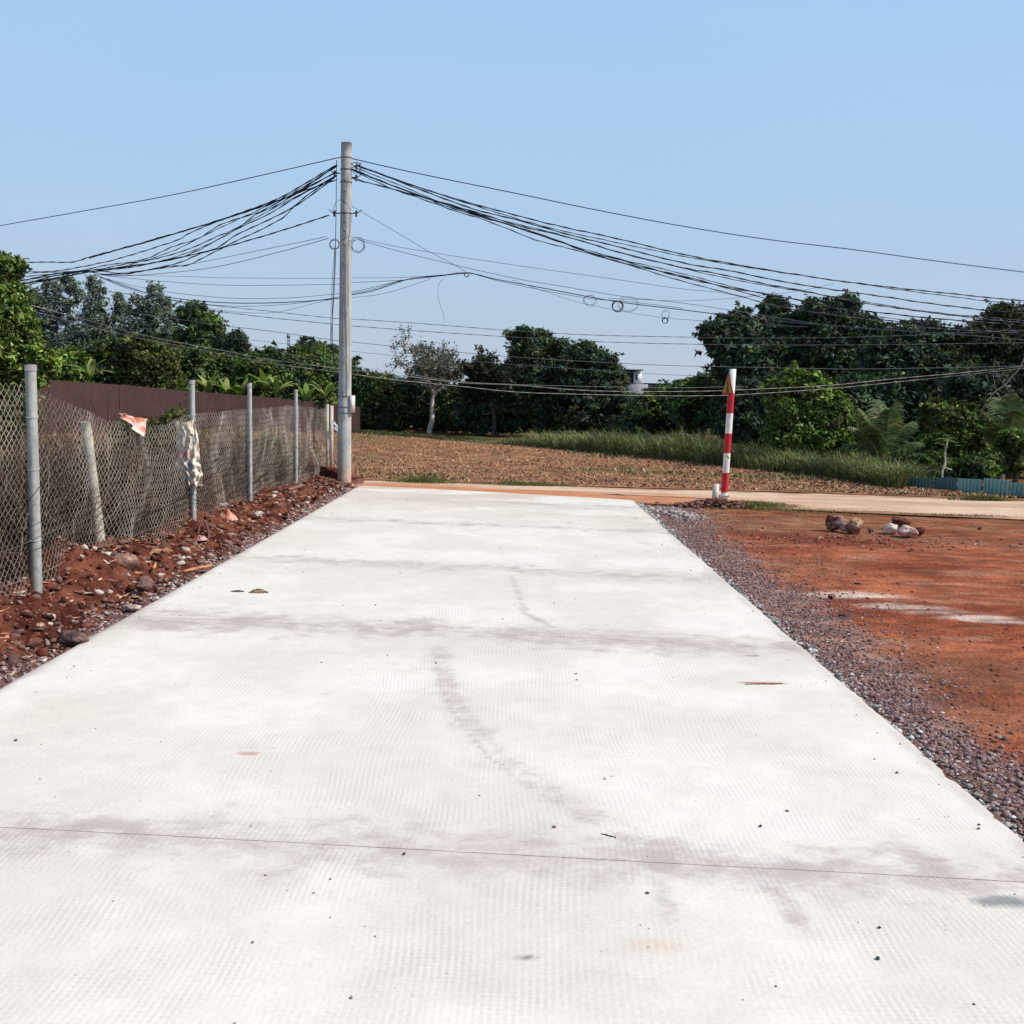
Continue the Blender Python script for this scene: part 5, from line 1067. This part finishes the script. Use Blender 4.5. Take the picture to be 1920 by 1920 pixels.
# centre left thicket behind the pole
for i, (px, py, rx, ry, cs_, lb) in enumerate([(672, 735, 36, 46, MG+DG, 'dark green shrub immediately right of the utility pole'), (712, 745, 40, 44, MG, 'mid green shrub between the utility pole and the pale trunk'),
                                       (765, 755, 44, 40, OL+DG, 'olive shrub just left of the pale trunk'), (858, 765, 46, 40, MG+OL, 'olive shrub right of the pale trunk'), (645, 770, 40, 34, DG, 'low dark shrub behind the foot of the utility pole'), (700, 780, 60, 26, OL+DG, 'low dull green shrub at the left end of the field edge')]):
    tree('shrub', lb, 'shrub', px, 49.5, [(px, py, rx, ry*.8), (px-rx*.5, py+ry*.5, rx*.6, ry*.6), (px+rx*.5, py+ry*.5, rx*.6, ry*.6), (px-rx*.1, py-ry*.6, rx*.5, ry*.35)], .13, 7000, cs_, 70+i, .06, group='shrubs along the field edge', spread=.25)
# sparse trees with visible branching
def sparse_tree(name, label, foot, fork, y, crownc, n_tips, leaf, n_leaf, cols, bark, r0_, seed, group=TG):
    fx = at(foot[0], foot[1], y); base = np.array([fx[0], y, -.06]); o = thing(name, label, 'tree', base, group); fk = at(fork[0], fork[1], y); g = np.random.default_rng(seed)
    mb = MB(); n = 10; s_ = np.linspace(0, 1, n)[:, None]; Pt = base*(1-s_)+fk*s_; Pt[1:-1, 0] += .05*np.sin(np.linspace(0, 5, n-2)); mb.tube(Pt, np.linspace(r0_*1.3, r0_*.8, n), 9, bark, caps=False)
    tips = []
    def grow(p, d, L_, r_, lv):
        m = 6; P = [p]; dd = d
        for _ in range(m): dd = dd+g.normal(size=3)*.16+np.array([0, 0, .03]); dd /= np.linalg.norm(dd); P.append(P[-1]+dd*L_/m)
        P = np.array(P); mb.tube(P, np.maximum(np.linspace(r_, r_*.5, m+1), .013), 5 if lv < 2 else 3, bark, caps=False)
        if lv >= 4: tips.append(P[-1]); tips.append(P[3]); return
        for q in range(3 if lv < 3 else 3):
            i = [m, m-1, m-3][q]; sp2 = d*.0+dd+g.normal(size=3)*np.array([.75, .75, .5]); sp2 /= np.linalg.norm(sp2); grow(P[i], sp2, L_*.70, r_*.58, lv+1)
    for c_ in crownc:
        tg = at(c_[0], c_[1], y)+np.array([0, g.normal()*.5, 0]); d = tg-fk; L_ = np.linalg.norm(d); grow(fk, d/L_, L_*.42, r0_*.6, 1)
    mb.build('trunk', M_bark, o, True); tips = np.array(tips); idx = g.integers(0, len(tips), n_leaf); P = tips[idx]+g.normal(size=(n_leaf, 3))*.11
    nr = g.normal(size=(n_leaf, 3))+np.array([0, 0, .6]); nr /= np.linalg.norm(nr, axis=1)[:, None]; L_ = leaf*(.6+.8*g.random(n_leaf)); col = np.array(cols)[g.integers(0, len(cols), n_leaf)]*(.7+.6*g.random((n_leaf, 1)))
    V, Q, C = leaf_mesh(P, nr, L_, L_*.42, col); mesh_np('crown', V, Q, M_leaf, o, C)
sparse_tree('sparse_tree', 'thin crowned tree with a pale forked trunk at the far edge of the field', (805, 808), (814, 740), 48.5, [(740, 700), (742, 655), (768, 622), (800, 605), (845, 605), (878, 640), (880, 700), (825, 640), (785, 650), (815, 670), (780, 690), (850, 680)], 0, .075, 6500, [(.09, .10, .08), (.14, .14, .11), (.06, .07, .055)], (.50, .44, .38), .11, 81)
sparse_tree('sparse_tree', 'dark thin crowned tree between the pale trunk and the vine covered trees', (926, 815), (925, 745), 46.5, [(880, 710), (875, 670), (900, 645), (930, 635), (955, 645), (970, 690), (925, 680), (895, 680)], 0, .11, 5600, [(.025, .035, .022), (.04, .05, .03)], (.07, .05, .045), .09, 82)
tree('vine_covered_tree', 'tall dark dome of vine covered tree with a ragged top in the middle', 'tree', 1005, 47, [(982, 636, 26, 18), (1012, 652, 34, 26), (1000, 690, 50, 40), (1040, 680, 34, 40), (1055, 655, 12, 12), (985, 740, 60, 44), (1040, 750, 50, 50), (955, 628, 9, 6)], .15, 26000, DG+[(.04, .06, .02)], 83, .16, group=TG, spread=.16)
tree('vine_covered_tree', 'smooth dark dome of vine covered tree sloping down towards the far house', 'tree', 1115, 45.5, [(1095, 662, 24, 18), (1105, 700, 50, 44), (1135, 725, 42, 44), (1090, 750, 50, 50), (1145, 775, 40, 34)], .14, 23000, DG+[(.045, .045, .025)], 84, .16, group=TG, spread=.13)
tree('shrub', 'black green bush under the dark thin tree', 'shrub', 905, 47.5, [(900, 780, 46, 32), (945, 775, 40, 36), (880, 745, 26, 26)], .14, 8000, DG, 85, .07, group='shrubs along the field edge')
tree('leafy_tree', 'wide dark bush between the far house and the striped pole', 'tree', 1250, 38, [(1230, 775, 50, 36), (1290, 765, 50, 38), (1195, 798, 36, 24), (1260, 750, 30, 22)], .13, 13000, DG+MG, 86, .08, group=TG, spread=.2)
tree('leafy_tree', 'round green bush peaking just left of the striped pole', 'tree', 1320, 35, [(1325, 740, 42, 28), (1300, 765, 40, 32), (1345, 770, 40, 40), (1275, 735, 16, 12), (1335, 715, 18, 12)], .13, 12000, MG+DG, 87, .08, group=TG, spread=.2)
# big right mass
tree('broadleaf_tree', 'dark broadleaf tree reaching left over the striped pole', 'tree', 1440, 33, [(1345, 628, 26, 20), (1375, 650, 34, 30), (1360, 608, 12, 10), (1410, 640, 36, 40), (1385, 690, 40, 34), (1420, 700, 50, 46), (1390, 600, 16, 16)], .17, 16000, DG, 90, .16, group=TG, spread=.26)
tree('vine_covered_tree', 'vine draped tree with a drooping peaked top right of the striped pole', 'tree', 1480, 33.5, [(1452, 582, 22, 24), (1450, 615, 30, 30), (1480, 640, 44, 40), (1475, 690, 50, 44), (1500, 610, 26, 22)], .13, 18000, DG+[(.035, .045, .03)], 91, .16, group=TG, spread=.17, droop=.7)
tree('broadleaf_tree', 'tall dark tree with a leaf tuft at its top right, centre of the right group', 'tree', 1570, 33, [(1528, 590, 26, 22), (1560, 590, 26, 22), (1592, 572, 16, 12), (1580, 620, 40, 36), (1540, 640, 50, 44), (1620, 640, 40, 34), (1640, 625, 22, 14), (1570, 690, 60, 44)], .15, 23000, DG+[(.03, .05, .02)], 92, .18, group=TG, spread=.18)
tree('leafy_tree', 'bright green bushy tree in front of the dark ones right of the striped pole', 'tree', 1510, 27.5, [(1500, 720, 34, 22), (1475, 745, 36, 34), (1520, 760, 46, 44), (1560, 790, 36, 44), (1490, 800, 50, 44), (1540, 835, 50, 32)], .11, 26000, MG+BGc[:1], 93, .1, group=TG, spread=.2)
tree('leafy_tree', 'dark bush behind the tall grass directly right of the striped pole', 'tree', 1420, 30, [(1400, 790, 40, 46), (1440, 800, 46, 44), (1395, 740, 24, 26), (1430, 750, 34, 34)], .13, 13000, DG, 94, .1, group=TG)
tree('broadleaf_tree', 'loose airy dark tree with sky gaps between the two tallest right hand crowns', 'tree', 1690, 31, [(1690, 640, 40, 22), (1730, 625, 22, 16), (1665, 680, 50, 44), (1720, 690, 50, 46), (1745, 612, 10, 8), (1780, 640, 30, 22)], .13, 14000, DG+[(.05, .065, .035)], 95, .14, group=TG, spread=.25)
tree('tall_tree', 'tall dull green tree at the right edge with a knobbly top', 'tree', 1880, 29, [(1868, 590, 24, 16), (1905, 610, 34, 24), (1860, 640, 44, 36), (1920, 650, 50, 44), (1970, 600, 50, 40), (1850, 690, 50, 40), (1940, 720, 60, 50)], .12, 22000, [(.035, .045, .025), (.05, .055, .03), (.025, .035, .02)], 96, .18, (.35, .32, .28), group=TG, spread=.2, droop=.4)
tree('leafy_tree', 'dark shady tree behind the coconut palm', 'tree', 1620, 29.5, [(1600, 760, 50, 50), (1650, 770, 60, 50), (1620, 820, 60, 40), (1690, 760, 50, 50), (1700, 830, 50, 40)], .13, 20000, DG, 97, .14, group=TG)
tree('leafy_tree', 'sunlit olive leaved tree above the papaya plant', 'tree', 1790, 26.0, [(1775, 790, 40, 34), (1810, 800, 40, 36), (1755, 770, 22, 18), (1830, 840, 30, 34), (1770, 840, 46, 30)], .10, 17000, MG+OL, 98, .1, group=TG, spread=.2)
tree('leafy_tree', 'dark shady tree at the right edge behind the second palm', 'tree', 1900, 26.5, [(1890, 800, 50, 56), (1950, 800, 60, 60), (1870, 850, 60, 34), (1930, 740, 50, 40), (1830, 740, 50, 50)], .11, 18000, DG, 99, .12, group=TG)
tree('shrub', 'green bush at the right edge above the teal fence', 'shrub', 1912, 23.5, [(1905, 830, 26, 22), (1940, 850, 40, 34), (1880, 870, 44, 16)], .08, 7000, MG, 100, .05, group='shrubs along the field edge')
tree('shrub', 'low dark bush above the left part of the teal fence', 'shrub', 1740, 23.2, [(1730, 875, 50, 18), (1780, 880, 50, 14), (1830, 885, 40, 12), (1690, 870, 30, 20)], .08, 9000, DG+MG, 101, .05, group='shrubs along the field edge')
tree('leafy_tree', 'small tree partly hiding the long low roof', 'tree', 1300, 42, [(1290, 730, 22, 14), (1275, 722, 8, 8), (1240, 765, 40, 20), (1225, 785, 30, 16)], .13, 4000, MG+DG, 102, .07, group=TG)
# backing wood so that the line is closed behind the nearer trees
g_ = np.random.default_rng(3); bl = []
for px in range(640, 2050, 34): bl.append((px, 796 if 1120 < px < 1250 else 770 if px < 1300 else 760, 34, 22 if 1120 < px < 1250 else 36 if px < 1300 else 50))
for px in range(1380, 2050, 40): bl.append((px, 690, 36, 40))
P, nr, L_, W_, col = crown([b_ for b_ in bl if b_[0] < 1330], 53, .19, 26000, DG, 110); P2 = crown([b_ for b_ in bl if b_[0] >= 1330], 36, .15, 42000, DG, 111)
P, nr, L_, W_, col = [np.concatenate([a, b_]) for a, b_ in zip((P, nr, L_, W_, col), P2)]; k = P[:, 2] > -.02
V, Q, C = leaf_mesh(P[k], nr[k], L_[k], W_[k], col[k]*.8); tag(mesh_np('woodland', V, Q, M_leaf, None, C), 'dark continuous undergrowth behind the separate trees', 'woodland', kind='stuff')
bl = [(px, 700+int(8*math.sin(px)), 34, 34) for px in range(20, 660, 32)]+[(px, 745, 36, 26) for px in range(20, 660, 34)]
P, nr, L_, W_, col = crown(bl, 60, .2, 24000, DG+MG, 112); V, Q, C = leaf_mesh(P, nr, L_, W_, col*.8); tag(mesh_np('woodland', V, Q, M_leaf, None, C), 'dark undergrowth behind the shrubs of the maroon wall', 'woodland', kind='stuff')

# bare pale branches in the right hand tree
br = MB(); y_ = 25.3
for l, r_ in (([(1850, 752), (1868, 733), (1884, 722), (1898, 705), (1912, 690), (1925, 660)], .03), ([(1884, 722), (1892, 735), (1899, 746)], .014), ([(1850, 752), (1842, 768), (1838, 782)], .02), ([(1868, 733), (1862, 700), (1866, 670)], .012)):
    br.tube(catm(np.array([at(a, b_, y_) for a, b_ in l]), 6), r_*.5, 6, (.22, .20, .17))
tag(br.build('bare_tree', M_bark, None, True), 'pale bare forked branches standing before the right edge trees', 'tree')

# palms
def frond_set(name, label, foot, y, heart, fr_, cols, seed, leafl=.5, group='palms by the teal fence'):
    base = np.array([at(foot, 800, y)[0], y, -.06]); o = thing(name, label, 'palm', base, group); g = np.random.default_rng(seed); h = at(heart[0], heart[1], y)
    mb = MB(); s_ = np.linspace(0, 1, 8)[:, None]; mb.tube(base*(1-s_)+h*s_, np.linspace(.14, .09, 8), 10, (.14, .11, .08), caps=False); mb.build('trunk', M_bark, o, True)
    for (tx, ty, dy) in fr_:
        tip = at(tx, ty, y+dy); n = 26; s_ = np.linspace(0, 1, n)[:, None]; L_ = np.linalg.norm(tip-h); ctrl = (h+tip)/2+np.array([0, 0, .30*L_]); P = h*(1-s_)**2+2*ctrl*s_*(1-s_)+tip*s_**2
        mb = MB(); mb.tube(P, np.linspace(.022, .006, n), 5, (.20, .20, .08), caps=False)
        T = np.gradient(P, axis=0); T /= np.linalg.norm(T, axis=1)[:, None]; S = np.cross(T, [0, 0, 1.]); S /= np.linalg.norm(S, axis=1)[:, None]+1e-9
        for i in range(3, n-1):
            for sg_ in (-1, 1):
                for h2 in (0, .5):
                    p = P[i]*(1-h2)+P[i+1]*h2; ll = leafl*L_*.62*math.sin(math.pi*min(1, .18+.75*i/n))*(.85+.3*g.random()); d = S[i]*sg_*.8+T[i]*.65+np.array([0, 0, -.45])+g.normal(size=3)*.08; d /= np.linalg.norm(d)
                    w_ = T[i]*.013; q1 = p+d*ll*.5+np.array([0, 0, .04*ll]); q2 = p+d*ll+np.array([0, 0, -.22*ll]); c = np.array(cols[g.integers(len(cols))])*(.7+.6*g.random())
                    mb.add([p-w_, p+w_, q1-w_*1.3, q1+w_*1.3, q2-w_*.2, q2+w_*.2], [(0, 1, 3, 2), (2, 3, 5, 4)], None, c)
        mb.build('frond', M_leaf, o)
PC = [(.055, .09, .04), (.09, .14, .06), (.14, .19, .09), (.17, .17, .09)]
frond_set('coconut_palm', 'young coconut palm spreading arching fronds behind the tall grass', 1657, 24.3, (1657, 862), [(1590, 800, -.3), (1610, 765, 0), (1580, 835, .2), (1645, 750, .3), (1682, 755, -.2), (1712, 790, .2), (1730, 830, -.2), (1700, 872, -.4), (1625, 790, -.6), (1668, 768, -.5)], PC, 120)
frond_set('coconut_palm', 'second palm with upright fronds at the right edge', 1880, 24.8, (1880, 850), [(1848, 775, 0), (1835, 800, .2), (1870, 745, .3), (1895, 740, -.2), (1925, 755, .2), (1945, 790, -.2), (1860, 790, -.5), (1905, 770, -.5)], PC, 121)
# papaya-like small tree
o = thing('papaya_plant', 'slender pale stemmed plant with a flat top of lobed leaves above the teal fence', 'plant', np.array([at(1768, 800, 22.4)[0], 22.4, -.06])); mb = MB()
mb.tube(catm(np.array([at(a, b_, 22.4) for a, b_ in [(1766, 905), (1767, 884), (1772, 868), (1772, 850), (1775, 835), (1776, 826)]]), 5), [.045]*0+list(np.linspace(.026, .018, 26)), 8, (.50, .44, .36))
mb.tube(catm(np.array([at(a, b_, 22.4) for a, b_ in [(1771, 876), (1778, 879), (1785, 881)]]), 4), .015, 6, (.50, .44, .36)); mb.build('stem', M_bark, o, True)
for q, (tx, ty, dy) in enumerate([(1760, 822, 0), (1766, 832, -.2), (1790, 828, 0), (1785, 820, .2), (1776, 815, -.2), (1795, 834, .1), (1757, 830, .2), (1772, 822, .3)]):
    a = at(1776, 826, 22.4); b_ = at(tx, ty, 22.4+dy); mb = MB(); mb.tube(np.array([a, (a+b_)/2+[0, 0, .03], b_]), .006, 4, (.2, .25, .08))
    for w_ in range(7):
        th = -2.2+w_*.73; d = np.array([math.cos(th), math.sin(th), -.15]); e = b_+d*.13; s_ = np.array([-d[1], d[0], 0])*.03; mb.add([b_, (b_+e)/2+s_, e, (b_+e)/2-s_], [(0, 1, 2, 3)], None, (.09, .17, .04))
    mb.build('leaf', M_leaf, o)
# banana plants above the maroon wall
def banana(label, px, py, y, seed, n=7, sc=1.0):
    base = np.array([at(px, 760, y)[0], y, -.06]); o = thing('banana_plant', label, 'banana plant', base, 'banana plants behind the maroon wall'); g = np.random.default_rng(seed); top = at(px, py+18, y); mb = MB()
    mb.tube(np.array([base, (base+top)/2, top]), [.10, .08, .05], 8, (.14, .16, .06)); mb.build('stem', M_bark, o, True)
    for q in range(n):
        a = 6.283*q/n+g.random(); el = R(55+25*g.random()); L_ = sc*(.75+.4*g.random()); m = 9; P = [top]; d = np.array([math.cos(a)*math.cos(el), math.sin(a)*math.cos(el)*.6, math.sin(el)])
        for i in range(m): d = d+np.array([0, 0, -.17]); d /= np.linalg.norm(d); P.append(P[-1]+d*L_/m)
        P = np.array(P); S = np.cross(np.gradient(P, axis=0), [0, 0, 1.]); S /= np.linalg.norm(S, axis=1)[:, None]+1e-9; wd = .13*sc*np.sin(math.pi*np.linspace(.08, 1, m+1))**.6
        V = np.concatenate([P-S*wd[:, None]-[0, 0, .03], P, P+S*wd[:, None]-[0, 0, .03]]); i = np.arange(m); k2 = m+1
        Q = np.concatenate([np.stack([i, i+1, i+1+k2, i+k2], -1), np.stack([i+k2, i+k2+1, i+1+2*k2, i+2*k2], -1)]); c = np.array([(.20, .28, .07), (.14, .22, .05), (.27, .30, .10)][g.integers(3)]); mesh_np('leaf', V, Q, M_leaf, o, np.ones((len(V), 3))*c)
for i, (px, py, lb) in enumerate([(325, 722, 'banana plant peeping over the wall left of the second fence post'), (392, 718, 'large banana plant just right of the second fence post'), (425, 722, 'banana plant halfway between the second and third posts'), (497, 712, 'tall banana plant just right of the third fence post'),
                                  (450, 728, 'low banana plant just left of the third fence post'), (520, 722, 'banana plant left of the fourth fence post'), (575, 735, 'yellowish banana plant right of the fourth fence post'), (610, 728, 'upright banana plant at the left side of the utility pole'), (170, 690, 'pale banana plant above the wall right of the nearest post')]):
    banana(lb, px, py, 45.2 if px > 300 else 41, 130+i, 7, 1.0)
# small ones: green bush among the brush behind the fence
tree('shrub', 'small olive bush behind the mesh between the third and fourth posts', 'shrub', 500, 18.5, [(505, 850, 30, 34), (530, 880, 24, 26), (485, 880, 24, 26)], .035, 5000, OL+MG, 150, .015, group='shrubs behind the chain link fence', spread=.3)
tree('shrub', 'dull olive bush behind the mesh left of the nearest post', 'shrub', 10, 12, [(10, 800, 50, 36), (40, 770, 30, 26)], .03, 3500, OL+[(.12, .10, .05)], 151, .015, group='shrubs behind the chain link fence', spread=.35)
tree('shrub', 'scrubby brown green bush behind the mesh between the first and second posts', 'shrub', 290, 14, [(290, 830, 44, 36), (250, 820, 34, 30), (330, 800, 30, 30)], .03, 3600, OL+[(.12, .09, .05)], 152, .015, group='shrubs behind the chain link fence', spread=.4)

# ------------------------------------------------------------------ far things
bd = thing('far_house', 'brown and white far house with a small white rooftop turret', 'house', np.array([at(1190, 740, 75)[0], 75, 0]))
def pbox(mb, x0, y0_, x1, y1_, y, dep, col):
    a = at(x0, y0_, y); b_ = at(x1, y1_, y); mb.box(((a[0]+b_[0])/2, y+dep/2, (a[2]+b_[2])/2), (abs(b_[0]-a[0]), dep, abs(a[2]-b_[2])), None, col)
mb = MB(); pbox(mb, 1150, 695, 1190, 800, 75, 3, (.10, .06, .055)); mb.build('wall', M_conc, bd); mb = MB(); pbox(mb, 1189.5, 697, 1203, 719, 74.6, 2.2, (.72, .72, .72)); tw = mb.build('turret', M_paint, bd)
mb = MB(); pbox(mb, 1192, 702, 1195, 712, 74.55, .1, (.05, .05, .06)); mb.build('window', M_paint, tw); mb = MB(); pbox(mb, 1148, 691, 1206, 695, 74.3, 3.6, (.16, .15, .16)); mb.build('roof', M_conc, bd)
mb = MB(); pbox(mb, 1176, 719.5, 1212, 800, 74.2, 2.6, (.27, .28, .30)); mb.build('wall', M_conc, bd)
rf = thing('low_building', 'long low grey roofed building far behind the bushes', 'building', np.array([at(1240, 730, 80)[0], 80, 0]))
mb = MB(); pbox(mb, 1214, 723, 1330, 800, 80, 6, (.22, .24, .27)); mb.build('wall', M_conc, rf); mb = MB(); pbox(mb, 1210, 718, 1334, 723, 79.6, 7, (.14, .16, .19)); mb.build('roof', M_conc, rf)
wh = thing('white_shed', 'small white shed glimpsed through the shrubs right of the pale trunk', 'shed', np.array([at(835, 770, 50.6)[0], 50.6, 0])); mb = MB(); pbox(mb, 826, 760, 846, 800, 50.6, 1.5, (.75, .74, .72)); mb.build('wall', M_paint, wh); mb = MB(); pbox(mb, 824, 756, 848, 760, 50.5, 1.8, (.5, .48, .46)); mb.build('roof', M_paint, wh)
# lattice mast
my = 230; m_b = at(541, 700, my); m_t = at(541, 626, my); mb = MB(); hw = .20; ms = thing('radio_mast', 'thin lattice radio mast far on the horizon left of the pole', 'mast', m_b)
for a, b_ in ((-1, -1), (1, -1), (1, 1), (-1, 1)): mb.tube(np.array([(m_b[0]+a*hw, my+b_*hw, -1), (m_t[0]+a*hw*.8, my+b_*hw*.8, m_t[2])]), .05, 4, (.28, .30, .36))
zz = np.linspace(0, m_t[2], 16)
for i in range(15):
    s_ = 1 if i % 2 else -1
    for q in (-1, 1): mb.tube(np.array([(m_b[0]+s_*hw, my+q*hw, zz[i]), (m_b[0]-s_*hw, my+q*hw, zz[i+1])]), .035, 4, (.28, .30, .36))
mb.build('lattice', M_steel, ms); mb = MB(); mb.box((m_t[0], my, m_t[2]-.5), (.7, .6, .8), None, (.25, .27, .32)); mb.build('antenna', M_paint, ms)
# far hills
def hills():
    pxs = np.linspace(-400, 2300, 140); top = 728-8*np.sin(pxs*.004)-6*fbm(pxs*.012, pxs*0, 901)
    top = top-52*np.exp(-((pxs-500)/30.)**2)*1.0-22*np.exp(-((pxs-720)/50.)**2)+.01*(pxs-960)+.0
    D_ = 420; T = np.array([at(a, b_, D_) for a, b_ in zip(pxs, top+(pxs-960)*.012)]); T2 = T.copy(); T2[:, 1] -= 60; T2[:, 2] = T2[:, 2]*.5; T3 = T.copy(); T3[:, 1] -= 120; T3[:, 2] = -1; T4 = T.copy(); T4[:, 1] += 60; T4[:, 2] = -1
    V = np.concatenate([T4, T, T2, T3]); n = len(pxs); i = np.arange(n-1); Q = np.concatenate([np.stack([i+k*n, i+1+k*n, i+1+(k+1)*n, i+(k+1)*n], -1) for k in range(3)])
    C = mixc((.07, .115, .13), (.09, .14, .155), fbm(V[:, 0]*.1, V[:, 2]*.3, 905)); return V, Q[:, ::-1], C  # bluish distance haze painted into the hill colour
V, Q, C = hills(); tag(mesh_np('hills', V, Q, M_ground, None, C, True), kind='structure')
print('objects', len(bpy.data.objects), 'faces', sum(len(o.data.polygons) for o in bpy.data.objects if o.type == 'MESH'))
